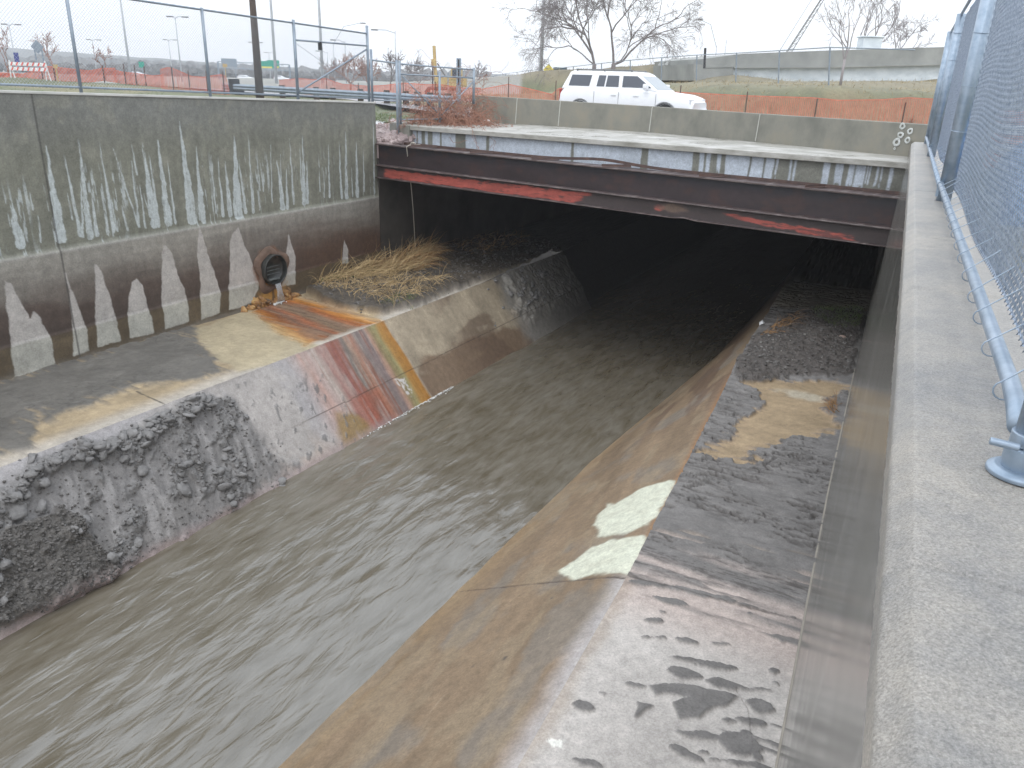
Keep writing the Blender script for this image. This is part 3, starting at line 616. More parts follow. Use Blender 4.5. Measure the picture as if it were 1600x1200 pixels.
keep(mb.build('foot_lip', M_noise('sandy_lip', (.20, .18, .15), (.30, .27, .225), 3, .6, .3, 60)), right_wall)

# ================================================================== BRIDGE over the channel
q0 = toAN(Zp(640, 196, -1.39)); q1 = toAN(Zp(1410, 253, -1.39))
ks = (q1[0]-q0[0])/(q1[1]-q0[1])
def fa(n): return q0[0]+ks*(n-q0[1])          # station of the slab edge
NE = -.80                                     # the right end, against the right wall
bridge = empty('road_bridge', tuple(AN(22, -8, -2)), 0, label='low concrete road bridge over the channel with whitewashed stained fascia', cat='bridge')
mb = MB()
def slabbox(mb, n0, n1, d0, d1, z0, z1, fn=fa):
    mb.hexa([AN(fn(n0)+d0, n0, z0), AN(fn(n1)+d0, n1, z0), AN(fn(n1)+d1, n1, z0), AN(fn(n0)+d1, n0, z0)], [AN(fn(n0)+d0, n0, z1), AN(fn(n1)+d0, n1, z1), AN(fn(n1)+d1, n1, z1), AN(fn(n0)+d1, n0, z1)])
NLs = q0[1]-.10
slabbox(mb, NLs, NE, 0, 5.2, -1.53, -1.392)
m, nt, b = base_mat('wet_slab_concrete')
nt.links.new(ramp(nt, noise_val(nt, 1.6, 7, .65, stretch=(1, 1, 3)), [(.3, (.20, .195, .165)), (.5, (.34, .33, .30)), (.7, (.48, .47, .45))]), b.inputs['Base Color'])
nt.links.new(ramp(nt, noise_val(nt, .9, 4), [(.35, (.2,)*3), (.65, (.6,)*3)]), b.inputs['Roughness']); bump(nt, b, noise_val(nt, 30, 6), .4, .01)
keep(mb.build('slab', m, bevel=.015), bridge)
# fascia with white patches and grey drips
n_ = np.arange(NLs+.12, NE, .02); z_ = np.arange(-2.72, -1.525, .02)
Nn, Z = np.meshgrid(n_, z_, indexing='ij'); P = np.stack([(fa(Nn)+.14)*SA+Nn*CA, (fa(Nn)+.14)*CA-Nn*SA, Z], -1)
FB = Field(P, Nn, Z); col = rep((.17, .17, .145), Nn)*(.75+.5*fbm(Nn*2, Z*1, 4, 300))[..., None]
xsr = [[640,651,.8],[653,659,.9],[664,669,.8],[676,688,1],[690,712,1],[727,760,1],[764,893,1],[896,1003,1],[1013,1083,1],[1094,1101,.9],[1104,1110,.8],[1121,1127,.8],[1134,1172,1],[1174,1194,1],[1196,1210,1],[1212,1216,.5],[1234,1238,.9],[1241,1245,.8],[1287,1298,.9],[1306,1319,.8],[1326,1336,.7],[1338,1353,.8],[1354,1358,.6],[1359,1362,.6],[1370,1374,.6],[1377,1380,.6],[1390,1397,.8]]
wn = np.zeros(Nn.shape); nb = fbm(Nn*10, Z*3, 4, 301)
for x0, x1, sx_ in xsr:
    yy = 205+(x0-640)*.072; s0 = FB.at(x0, yy+8)[0]; s1 = FB.at(x1, yy+8)[0]
    zb = -1.56-.62*sx_ - .10*(nb-.5)*3 - .12*(fbm(Nn*1.7, Z*0, 3, 302)-.5)
    wn = np.maximum(wn, sst(s0-.012, s0+.02, Nn+(nb-.5)*.05)*(1-sst(s1-.02, s1+.012, Nn+(nb-.5)*.05))*sst(zb-.05, zb+.07, Z+(fbm(Nn*22, Z*16, 3, 303)-.5)*.22))
col = mix(col, rep((.48, .53, .60), Nn)*(.85+.3*fbm(Nn*1.2, Z*3, 4, 304))[..., None], wn*.9)
keep(grid_mesh('fascia', P, col, rep((.6,), Nn)[..., 0], m_surf, flip=False), bridge)
mb = MB()
slabbox(mb, NLs+.12, NE, .145, 6, -2.9, -1.535)
keep(mb.build('deck_body', m_conc), bridge)
mb = MB(); slabbox(mb, NLs-.35, NLs+.12, -.05, 1.2, -2.75, -1.385); slabbox(mb, NLs-.95, NLs-.352, .25, 1.2, -2.6, -1.36)
keep(mb.build('pilaster', m_conc, bevel=.02), bridge)
mb = MB(); slabbox(mb, -17.6, NE+1.5, 6.0, 42, -3.45, -1.7); slabbox(mb, -17.6, NE-.6, 1.6, 6.0, -3.45, -2.91); slabbox(mb, -17.6, NLs+.12, .5, 6, -2.9, -1.7)  # culvert roof, its unseen underside lowered to cut sky light inside
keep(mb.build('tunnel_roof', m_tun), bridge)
mb = MB()
for n, s_ in ((NL-.15, 1),):
    mb.hexa([AN(20.52, n-.4, -8.3), AN(20.52, n+.19, -8.3), AN(60, n+.19, -8.3), AN(60, n-.4, -8.3)], [AN(20.52, n-.4, -2.4), AN(20.52, n+.19, -2.4), AN(60, n+.19, -2.4), AN(60, n-.4, -2.4)])
mb.hexa([AN(27, baseR(27)-.03, -8.3), AN(27, baseR(27)+.6, -8.3), AN(60, baseR(60)+.6, -8.3), AN(60, baseR(60)-.03, -8.3)], [AN(27, baseR(27)-.03, -2.4), AN(27, baseR(27)+.6, -2.4), AN(60, baseR(60)+.6, -2.4), AN(60, baseR(60)-.03, -2.4)])
mb.hexa([AN(60, -17, -8.3), AN(60, -1, -8.3), AN(60.4, -1, -8.3), AN(60.4, -17, -8.3)], [AN(60, -17, -2.9), AN(60, -1, -2.9), AN(60.4, -1, -2.9), AN(60.4, -17, -2.9)])
keep(mb.build('tunnel_wall', M_noise('tunnel_wall_concrete', (.03, .026, .022), (.08, .07, .06), .9, .7, .3, 20)), bridge)  # wall colour darkened too, the tunnel's shade put into the material


# wall left of the girder seat, below the retaining wall's end
mb = MB(); mb.hexa([AN(20.5, -17.2, -3.6), AN(20.5, NL+.03, -3.6), AN(22.3, NL+.03, -3.6), AN(22.3, -17.2, -3.6)], [AN(20.52, -17.2, -3.12), AN(20.52, NL+.0, -3.12), AN(22.3, NL+.0, -3.12), AN(22.3, -17.2, -3.12)])
keep(mb.build('girder_seat', m_conc), left_wall)

# parapet: four concrete panels with open joints
par = empty('bridge_parapet', tuple(Zp(1100, 214, -1.39)), 0, label='grey concrete parapet wall along the road edge of the bridge', cat='parapet')
pb = [(1450, 248, -1.392), (1180, 222, -1.392), (1014, 207, -1.39), (872, 197, -1.38), (805, 193, -1.37), (735, 188, -1.36)]
topz = [-.635, -.625, -.60, -.56, -.53, -.50]
pts = [Zp(x, y, z) for x, y, z in pb]
bk = (Vector(pts[-1])-Vector(pts[0])).normalized(); bk = Vector((-bk.y, bk.x, 0)); bk = bk if bk.y > 0 else -bk
m, nt, b = base_mat('parapet_concrete')
nt.links.new(ramp(nt, noise_val(nt, 1.3, 8, .65, stretch=(1, 1, .7)), [(.3, (.135, .135, .115)), (.52, (.195, .19, .16)), (.72, (.235, .215, .165))]), b.inputs['Base Color']); b.inputs['Roughness'].default_value = .75
bump(nt, b, noise_val(nt, 30, 6), .4, .01); m_par = m
for i in range(5):
    p, q = Vector(pts[i]), Vector(pts[i+1]); d = (q-p).normalized(); p = p+d*.004; q = q-d*.004; mb = MB(); zt0, zt1 = topz[i], topz[i+1]
    lo = [p, q, q+bk*.42, p+bk*.42]; hi = [p+bk*.06, q+bk*.06, q+bk*.32, p+bk*.32]
    mb.hexa([Vector((v.x, v.y, -1.5)) for v in lo][::-1], [Vector((v.x, v.y, z)) for v, z in zip(hi, (zt0, zt1, zt1, zt0))][::-1])
    keep(mb.build('panel', m_par, bevel=.02), par)
m_seal = M_flat('pale_joint_seal', (.42, .42, .38), .7)
for i in range(1, 5):
    mb = MB(); p = Vector(pts[i]); nn_ = -bk; zt_ = topz[i]; a_ = Vector((p.x, p.y, -1.37))+nn_*.004; b_ = p+bk*.06+nn_*.004; b_ = Vector((b_.x, b_.y, zt_-.01)); d = (Vector(pts[i+1])-p).normalized()*.012
    mb.hexa([a_-d, a_+d, a_+d+bk*.02, a_-d+bk*.02], [b_-d, b_+d, b_+d+bk*.02, b_-d+bk*.02])
    keep(mb.build('joint_seal', m_seal), par)
# lime spots low on the right end
mb = MB()
sp0, sp1 = Vector(pts[0]), Vector(pts[1])
m_lime = M_noise('lime_bloom', (.30, .31, .29), (.62, .64, .62), 14, .8, .3)
for x, y, s_ in ((1410,197,5),(1422,205,5),(1407,211,5.5),(1418,219,5),(1401,222,6.5),(1398,232,2)):
    # on the sloping front face of the parapet
    dd = (sp1-sp0).normalized(); nn = dd.cross(Vector((0, 0, 1))); nn = nn if nn.y < 0 else -nn
    nrm_ = (nn*.85+Vector((0, 0, .07))).normalized(); t = Vector(ray(x, y)); P_ = t*((sp0+Vector((0, 0, 0))).dot(nrm_)/t.dot(nrm_)); P_ = P_-t.normalized()*.02
    r_ = s_*.85*P_.length/F; ring = []
    ph = random.random()*6
    for ringr, dz in ((1, .004), (.75, .010), (.42, .004)):
        ring.append([P_+dd*math.cos(k*.52)*r_*ringr*(1+.10*math.sin(3*k*.52+ph))+Vector((0, 0, 1))*math.sin(k*.52)*r_*ringr*(1+.10*math.cos(2*k*.52+ph))-t.normalized()*dz for k in range(12)])
    k0 = len(mb.v)
    for rg_ in ring: mb.v += [tuple(v) for v in rg_]
    for a in range(2):
        for k in range(12): mb.f.append((k0+a*12+k, k0+a*12+(k+1) % 12, k0+a*12+12+(k+1) % 12, k0+a*12+12+k))
keep(mb.build('lime_spot', m_lime), par)

# ---- steel girder
g0 = AN(20.55, -15.98, 0); g1 = AN(19.35, -.62, 0); g0 = Vector(g0); g1 = Vector(g1); gd = (g1-g0).normalized(); gn = Vector((gd.y, -gd.x, 0)); gn = gn if gn.y < 0 else -gn
def gpt(x, y):
    t = Vector(ray(x, y)); P_ = t*(g0.dot(gn)/t.dot(gn)); return P_
zt0, zt1 = gpt(592, 224).z, gpt(1412, 308.5).z; zb0, zb1 = gpt(592, 277).z, gpt(1412, 388).z
Lg = (g1-g0).length
def gz(u, k): return (zt0*(1-k)+zb0*k)*(1-u)+(zt1*(1-k)+zb1*k)*u
girder = empty('steel_girder', tuple(g0+Vector((0, 0, zb0))), 0, label='long rusty dark steel girder with red lead paint along its lower strip', cat='girder')
u_ = np.linspace(0, 1, 760)
def gstrip(name, prof, mat, cf, rough=.5, sub=10):
    # prof: list of (k down the height, offset towards the viewer)
    ks_, os2 = [], []
    for (k0_, o0), (k1_, o1) in zip(prof[:-1], prof[1:]):
        for j in range(sub): ks_.append(k0_+(k1_-k0_)*j/sub); os2.append(o0+(o1-o0)*j/sub)
    ks_.append(prof[-1][0]); os2.append(prof[-1][1])
    K = np.array(ks_); O = np.array(os2); U, KK = np.meshgrid(u_, K, indexing='ij'); _, OO = np.meshgrid(u_, O, indexing='ij')
    Zg = (zt0*(1-KK)+zb0*KK)*(1-U)+(zt1*(1-KK)+zb1*KK)*U
    dent = .03*np.exp(-((U-.672)/.012)**2)*(KK > .97); Zg = Zg+dent
    P = np.stack([g0.x+gd.x*Lg*U+gn.x*OO, g0.y+gd.y*Lg*U+gn.y*OO, Zg], -1)
    col, rg_ = cf(U*Lg, KK)
    return keep(grid_mesh(name, P, col, rg_, mat, flip=False), girder)
m_gird = M_surf('rusted_painted_steel', .15, 60, .3, 70, .006)
def cweb(S, K):
    n = fbm(S*1.2, K*5, 5, 320); c = rep((.030, .020, .022), S)*(.65+.7*n)[..., None]; c = mix(c, (.020, .023, .034), (1-sst(.05, .30, K))*.7)
    c = mix(c, (.06, .028, .022), sst(.52, .7, fbm(S*3, K*6, 4, 321))*.45); return c, .36+.2*n
def clow(S, K):
    n = fbm(S*1.2, K*8, 5, 322); c = rep((.042, .030, .029), S)*(.6+.8*n)[..., None]
    X = S/Lg; w_ = (fbm(S*5, K*22, 4, 323)-.5)
    red = sst(.012, .022, X)*(1-sst(.47, .485, X+w_*.02+(K-.86)*.12))*sst(.705, .74, K+w_*.10+.03*sst(.2, .45, X)-.0)*(1-sst(.955, .985, K+w_*.07))
    r2 = sst(.735, .76, X+w_*.03-(K-.8)*.25)*(1-sst(.915, .935, X+w_*.05))*sst(.0, .05, K-(.735+.10*sst(.72, .92, X))+w_*.14)*(1-sst(.0, .05, K-(.83+.14*sst(.75, .92, X))+w_*.14))
    r2 = np.maximum(r2, .8*(1-sst(.006, .012, np.hypot((X-.625), (K-.80)*.12)+w_*.012)))
    c = mix(c, (.15, .10, .07), .7*(1-sst(.01, .022, np.hypot((X-.645)*.7, (K-.78)*.15)+w_*.02)))
    rc = rep((.33, .070, .052), S)*(.62+.76*fbm(S*3, K*14, 5, 324))[..., None]
    worn = .30+.70*sst(.40, .60, fbm(S*4, K*26, 5, 334)+.18*red); c = mix(c, rc, np.clip(red+r2, 0, 1)*.95*worn); return c, .5+.2*n
def cflg(S, K):
    n = fbm(S*2, K*30, 4, 325); return mix(rep((.07, .05, .048), S)*(.6+.8*n)[..., None], (.20, .17, .16), sst(.5, .75, fbm(S*6, K*60, 3, 326))*.6), .35+.2*n
gstrip('web', [(.03, .0), (.60, .0)], m_gird, cweb, sub=40)
gstrip('lower_plate', [(.665, .035), (.98, .06)], m_gird, clow, sub=46)
gstrip('top_flange', [(.035, 0), (.035, .15), (.0, .15), (.0, -.40), (.03, -.40)], m_gird, cflg, sub=4)
gstrip('middle_flange', [(.60, 0), (.612, .14), (.645, .15), (.665, .035)], m_gird, cflg, sub=4)
gstrip('bottom_flange', [(.978, .06), (.978, .19), (1.0, .19), (1.0, -.3)], m_gird, cflg, sub=4)
mb = MB()    # back plate and rear angle
for k0_, k1_, o in ((.03, .98, -.04),):
    mb.hexa([g0+gn*(o)+Vector((0, 0, gz(0, k1_))), g1+gn*o+Vector((0, 0, gz(1, k1_))), g1+gn*(o-.03)+Vector((0, 0, gz(1, k1_))), g0+gn*(o-.03)+Vector((0, 0, gz(0, k1_)))], [g0+gn*(o)+Vector((0, 0, gz(0, k0_))), g1+gn*o+Vector((0, 0, gz(1, k0_))), g1+gn*(o-.03)+Vector((0, 0, gz(1, k0_))), g0+gn*(o-.03)+Vector((0, 0, gz(0, k0_)))])
keep(mb.build('back_plate', m_rust), girder)
mb = MB()
def gp(u, o, dz=0): v = g0+gd*Lg*u+gn*o; return Vector((v.x, v.y, gz(u, 0)+dz))
for j in range(48):
    u0, u1 = j/48, (j+1)/48
    lift = lambda u: .10*math.exp(-((u-.50)/.07)**2)
    a, b_ = gp(u0, -.34, lift(u0)+.002), gp(u1, -.34, lift(u1)+.002); c_, d_ = gp(u1, -.36, lift(u1)+.002), gp(u0, -.36, lift(u0)+.002); up_ = Vector((0, 0, .075))
    mb.hexa([a, b_, c_, d_], [a+up_, b_+up_, c_+up_, d_+up_])
keep(mb.build('rear_angle', m_rust), girder)
for (xa, xb, yy) in ((642,690,225.5),(738,773,236),(834,878,247),(944,990,257.5),(1096,1132,274),(1262,1289,291)):
    p = gpt(xa, yy+3); u0 = (p-g0).dot(gd)/Lg; u0 = min(max(u0, .01), .97)
    a = gp(u0, .13, .004); wd = (xb-xa)*1.0*a.length/F
    bq = a + gd*wd*.80 - gn*.42; bq.z = a.z+.01
    d = (bq-a).normalized(); s_ = Vector((-d.y, d.x, 0))*.05; mb = MB(); h = Vector((0, 0, .012)); H = Vector((0, 0, .065))
    mb.hexa([a-s_, bq-s_, bq+s_, a+s_], [a-s_+h, bq-s_+h, bq+s_+h, a+s_+h]); mb.hexa([a+s_, bq+s_, bq+s_*1.25, a+s_*1.25], [a+s_+H, bq+s_+H, bq+s_*1.25+H, a+s_*1.25+H])
    keep(mb.build('bracket', m_rust), girder)
# hanging rope
m_rope = M_noise('pale_rope', (.42, .38, .32), (.60, .56, .50), 60, .8)
mb = MB(); r0 = gpt(641, 229)+gn*.17; r1 = Vector(Zp(652, 396, -5.75)); pl = [r0+Vector((.25, .18, .10)), r0+Vector((.08, .05, .06)), r0]
pl = [Vector(r0)-gn*.3+Vector((.22, 0, .06)), Vector(r0)-gn*.05+Vector((.05, 0, .05)), Vector(r0)]
for j in range(1, 13):
    f = j/12; p = Vector(r0).lerp(r1, f); p.x += .05*math.sin(f*5)*f; p.y += .02*math.sin(f*9); pl.append(p)
mb.tube(pl, .013, 6)
for k in range(2):
    c = Vector(r0)-gn*.12+Vector((.10+.04*k, 0, .06)); mb.tube([c+Vector((math.cos(t)*.06, .02*k, math.sin(t)*.07)) for t in np.linspace(0, 6.0, 10)], .011, 5)
tag(mb.build('rope', m_rope, smooth=True), 'thin pale rope knotted on the girder and hanging down to the dry grass', 'rope')

# ================================================================== outfall pipe
pc3 = Vector(AN(*[LW.at(423, 420)[0], NL+.09, LW.at(423, 420)[1]]))
wn3 = Vector(AN(0, 1, 0)); wa3 = Vector(AN(1, 0, 0))
pipe = empty('outfall_pipe', tuple(pc3), 0, label='round dark drain pipe jutting from the stained wall and dripping water', cat='drain pipe')
def ringm(mb, prof, n=40, wob=0):
    k0 = len(mb.v)
    for (r_, o) in prof:
        for k in range(n):
            t = 2*math.pi*k/n; rr_ = r_*(1+wob*math.sin(3*t+1)*.5+wob*math.sin(5*t)*.4)
            mb.v.append(tuple(pc3+wa3*math.cos(t)*rr_+Vector((0, 0, 1))*math.sin(t)*rr_+wn3*o))
    for i in range(len(prof)-1):
        for k in range(n): mb.f.append((k0+i*n+k, k0+i*n+(k+1) % n, k0+(i+1)*n+(k+1) % n, k0+(i+1)*n+k))
mb = MB(); ringm(mb, [(.42, -.1), (.42, .15), (.415, .165), (.39, .165), (.385, .15), (.385, .02), (.385, .015), (.0, .012)])
m_pipe = M_noise('slimy_dark_pipe', (.010, .012, .012), (.045, .045, .04), 5, .4, .3, 40, .01)
keep(mb.build('pipe_shell', m_pipe, smooth=True), pipe)
mb = MB(); ringm(mb, [(.62, -.03), (.58, .012), (.50, .03), (.42, .03)], wob=.22)
keep(mb.build('mortar_collar', M_noise('brown_mortar', (.085, .055, .040), (.19, .12, .085), 5, .8, .6, 20, .03), smooth=True), pipe)
mb = MB()
for k in range(3):
    a = pc3+wn3*.03+Vector((0, 0, -.12+.1*k))-wa3*.1; mb.box(a+wa3*.1, (.02, .02, .012), 0); mb.tube([a-wa3*.12, a+wa3*.34], .012, 5)
mb.tube([pc3+wn3*.06-wa3*.22+Vector((0, 0, -.26)), pc3+wn3*.06+wa3*.2+Vector((0, 0, -.28))], [.04, .02], 6)
keep(mb.build('debris_inside', M_noise('grey_driftwood', (.07, .08, .08), (.16, .17, .16), 8, .7)), pipe)
# rust crust on both sides under the pipe
m_crust = M_noise('orange_iron_crust', (.10, .055, .025), (.46, .30, .12), 5, .55, .8, 18, .03, c3=(.30, .15, .045))
def blob(mb, c, r3, seed, n=18, mm=12, amp=.35, rot=None):
    k0 = len(mb.v); th_, ph = np.meshgrid(np.linspace(0, math.pi, mm+1), np.arange(n)*2*math.pi/n, indexing='ij')
    d = np.stack([np.sin(th_)*np.cos(ph), np.sin(th_)*np.sin(ph), np.cos(th_)], -1).reshape(-1, 3)
    s_ = 1+amp*(fbm(d[:, 0]*2+seed*3.1+5+d[:, 2], d[:, 1]*2+d[:, 2]*1.7+9, 3, seed)-.5)*2
    q = d*np.array(r3)*s_[:, None]
    if rot is not None: q = q@np.array(Euler(rot).to_matrix()).T
    mb.v += [tuple(v) for v in q+np.array(c)]
    for i in range(mm):
        for k in range(n): mb.f.append((k0+i*n+k, k0+i*n+n+k, k0+i*n+n+(k+1) % n, k0+i*n+(k+1) % n))
for k, (dx, sx3, lb) in enumerate(((-.62, .34, 'orange rust crust heaped at the wall foot on the side of the pale teeth'), (.42, .30, 'orange rust crust heaped between the pipe and the grassy mound'))):
    mb = MB(); c = pc3+wa3*dx-wn3*.04; c.z = -5.86
    for j in range(26):
        f = RN.normal(0, .26); q = c+wa3*f*sx3*2.6+wn3*RN.uniform(-.02, .10); blob(mb, (q.x, q.y, -6.0+RN.uniform(0, .24)*math.exp(-(f/.35)**2)), (RN.uniform(.05, .15), RN.uniform(.04, .09), RN.uniform(.05, .12)), 40+k*29+j, 12, 8, .8)
    tag(mb.build('rust_crust', m_crust, smooth=True), lb, 'rust crust', kind='stuff')
m, nt, b = base_mat('falling_water'); b.inputs['Base Color'].default_value = (.75, .8, .85, 1); b.inputs['Roughness'].default_value = .08; b.inputs['Transmission Weight'].default_value = .75; b.inputs['IOR'].default_value = 1.2
mb = MB()
for k in range(7):
    s0 = wa3*(.0+.028*k-.09); p0 = pc3+wn3*.18+s0+Vector((0, 0, -.38)); mb.tube([p0, p0+wn3*.05+Vector((0, 0, -.2)), p0+wn3*.09+s0*.6+Vector((0, 0, -.49))], [.014, .008, .012], 5)
sd_ = mb.build('trickle', m, smooth=True); tag(sd_, 'clear trickle of water falling from the drain pipe', 'water trickle')
mb = MB()
for i in range(150):
    c = Vector(LL.P.reshape(-1, 3)[np.argmin((LL.X-(430+RN.normal(0, 6)))**2+(LL.Y-(471+RN.normal(0, 2.5)))**2)])+Vector((RN.normal(0, .05), RN.normal(0, .05), .02)); mb.box(c, (RN.uniform(.02, .06), RN.uniform(.03, .09), .02), RN.uniform(0, 3))
tag(mb.build('splash_foam', m_foam, smooth=True), 'white splash where the pipe water hits the orange stained ledge', 'foam', kind='stuff')

# ================================================================== terrain beyond
CPT = []
def cp(x, y, Y): P_ = Yp(x, y, Y); CPT.append(tuple(P_))
for a in range(-20, 21, 4): P_ = AN(a, -16.7, ltop(a)-.16); CPT.append(tuple(P_))
for a in (-10, 0, 10, 20): P_ = AN(a, -26, ltop(a)-.28); CPT.append(tuple(P_))
for x, y, Y in ((0,121,45),(150,131,42),(300,144,40),(371,150,42),(470,156,41),(610,161,40),(550,158,41),(700,160,41),(650,185,32),(720,186,31),(640,188,30)): cp(x, y, Y)
for X, Y, z in ((-2,34,-1.5),(3,31,-1.5),(8,27,-1.5),(12,22,-1.5),(14,18,-1.5),(3,36,-1.5),(10,32,-1.5),(16,26,-1.5),(20,20,-1.5),(26,24,-1.4),(-15,60,-1.6),(-30,50,-1.4),(-50,60,-1.4),(-60,100,-2),(0,70,-1.4),(5,55,-1.4),(-20,100,-2),(-10,130,-2),(20,10,-1.2),(10,0,-1.15),(10,-15,-1.15),(30,0,-1.1),(-6,38,-1.4),(-100,200,-2.4),(0,250,-2.4),(100,250,-2.4),(-200,400,-2.4),(60,150,0),(-150,100,-2),
                (16,37,-1.55),(24,36,-1.5),(6,39,-1.5),(32,34,-1.4),(60,30,-1), (10,41,-1.5),(14,41,-1.5),(18,41,-1.5),(22,41,-1.45),(13,38,-1.55),(19,39,-1.5),(27,40,-1.4),(6,42,-1.5), tuple(AN(22.6,-16.5,-1.45)), tuple(AN(22.8,-15.6,-1.45)), tuple(AN(24.5,-16.5,-1.42)), tuple(AN(24.5,-19,-1.3)), tuple(AN(23,-18,-1.35)), tuple(AN(27,-17,-1.4))): CPT.append((X, Y, z))
for x, y, Y in ((1297,133,46),(1218,131,51),(1151,130,56),(1089,131,60),(1034,133,66),(980,135,72),(826,138,92),(1400,140,46),(1100,96,76),(1060,99,80),(1000,104,82),(925,110,80),(850,118,98),(790,122,115),(760,126,130),(1150,128,61),(1250,128,61),(1350,128,62),(1450,128,64),(1150,118,64),(1450,120,70)): cp(x, y, Y)
CPT = np.array(CPT)
def terz(X, Y):
    sh = X.shape; X = X.ravel(); Y = Y.ravel(); out = np.zeros(X.shape); ws = np.zeros(X.shape)
    for c in CPT:
        d2 = (X-c[0])**2+(Y-c[1])**2; w_ = 1/(d2+.6)**1.9; out += w_*c[2]; ws += w_
    z = out/ws; r_ = np.hypot(X, Y); z = z*(1-sst(200, 330, r_))+(-2.4)*sst(200, 330, r_)
    return z.reshape(sh)
def tz(x, y): return float(terz(np.array([x]), np.array([y]))[0])
def terr(name, av, nfun, nv, cut=False):
    A, U = np.meshgrid(av, nv, indexing='ij'); Nn = nfun(A, U)
    X = A*SA+Nn*CA; Y = A*CA-Nn*SA; Z = terz(X, Y)
    near_b = (Nn > -15.6) & (Nn < 3) & (A > 20) & (A < 34)
    Z = np.where((A > 20.3) & (A < 27) & (Nn > -15.2) & (Nn < 1.5), np.minimum(Z, -1.56), Z)
    Z = Z + (fbm(X*.8, Y*.8, 4, 400)-.5)*.14*sst(30, 45, np.hypot(X, Y))*(1-near_b)
    g_ = fbm(X*.35, Y*.35, 5, 401); g2 = fbm(X*2.2, Y*2.2, 4, 402)
    col = rep((.115, .125, .07), X)*(.65+.7*g2)[..., None]; col = mix(col, (.21, .18, .10), sst(.46, .62, g_)*.7)
    hill = sst(-.6, .8, Z)*(X > -20); col = mix(col, rep((.20, .175, .12), X)*(.7+.6*g2)[..., None], hill*sst(.12, .45, fbm(X*.12, Y*.12, 4, 403)+.12*hill)*.85)
    col = mix(col, (.30, .25, .15), sst(1.6, 2.4, Z)*.6)
    dirt = (X > 8)*(Y > 34)*(Y < 44); col = mix(col, (.16, .13, .085), dirt*.5)
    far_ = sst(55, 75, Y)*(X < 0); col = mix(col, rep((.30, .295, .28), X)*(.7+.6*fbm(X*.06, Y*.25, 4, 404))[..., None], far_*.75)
    o = grid_mesh(name, np.stack([X, Y, Z], -1), col, rep((.85,), X)[..., 0], m_surf, flip=True); o['kind'] = 'structure'
    if cut:      # the opening of the channel
        import bmesh
        bm = bmesh.new(); bm.from_mesh(o.data); dl = []
        for f_ in bm.faces:
            c = f_.calc_center_median(); a, n = toAN(c)
            if (a < 22.3 and -15.45 < n < 2.2) or (a < 22.6 and -17.3 < n < -15.4): dl.append(f_)
        bmesh.ops.delete(bm, geom=dl, context='FACES'); bm.to_mesh(o.data); bm.free()
    return o
terr('ground_left_bank', np.concatenate([np.arange(-40, -8, 4), np.arange(-8, 20.6, .3)]), lambda A, U: NL-.40-U, np.concatenate([np.arange(0, 6, .3), np.arange(6, 40, 2), np.arange(40, 400, 30)]))
terr('ground_right_bank', np.concatenate([np.arange(-40, 0, 4), np.arange(0, 20.6, .4)]), lambda A, U: rtopN(A)+.62+U, np.concatenate([np.arange(0, 8, .4), np.arange(8, 60, 3), np.arange(60, 400, 40)]))
terr('ground_far', np.concatenate([np.arange(20.5, 60, .4), np.arange(60, 110, 1.0), np.arange(112, 300, 6), np.arange(300, 1300, 50)]), lambda A, U: U,
     np.concatenate([np.arange(-1000, -160, 40), np.arange(-160, -60, 4), np.arange(-60, 30, .5), np.arange(30, 100, 3), np.arange(100, 900, 40)]), cut=True)
# road over the bridge and beyond the guardrail
mb = MB(); rl = [tuple(Vector(p)+bk*.3) for p in pts]
edge = [Vector((p[0], p[1], 0)) for p in rl]; edge = [edge[0]+(edge[0]-edge[1])*3] + edge + [Vector((-9, 42.5, 0)), Vector((-22, 47, 0)), Vector((-45, 54, 0)), Vector((-90, 66, 0))]
wid = [9]+[8]*6+[12, 16, 20, 30]; rows = []
for i, p in enumerate(edge):
    d = (edge[min(i+1, len(edge)-1)]-edge[max(i-1, 0)]).normalized(); nn = Vector((-d.y, d.x, 0)); nn = nn if nn.y > 0 else -nn
    rows.append([p+nn*wid[i]*k/12 for k in range(13)])
rz_ = [[max(-1.29, tz(v.x, v.y)+.05) for v in row] for row in rows]
P = np.array([[(v.x, v.y, z) for v, z in zip(r1_, r2_)] for r1_, r2_ in zip(rows, rz_)])
me = grid_mesh('road', P, rep((.22, .22, .225), P[..., 0]), rep((.35,), P[..., 0])[..., 0], m_surf, smooth=False); me['kind'] = 'structure'

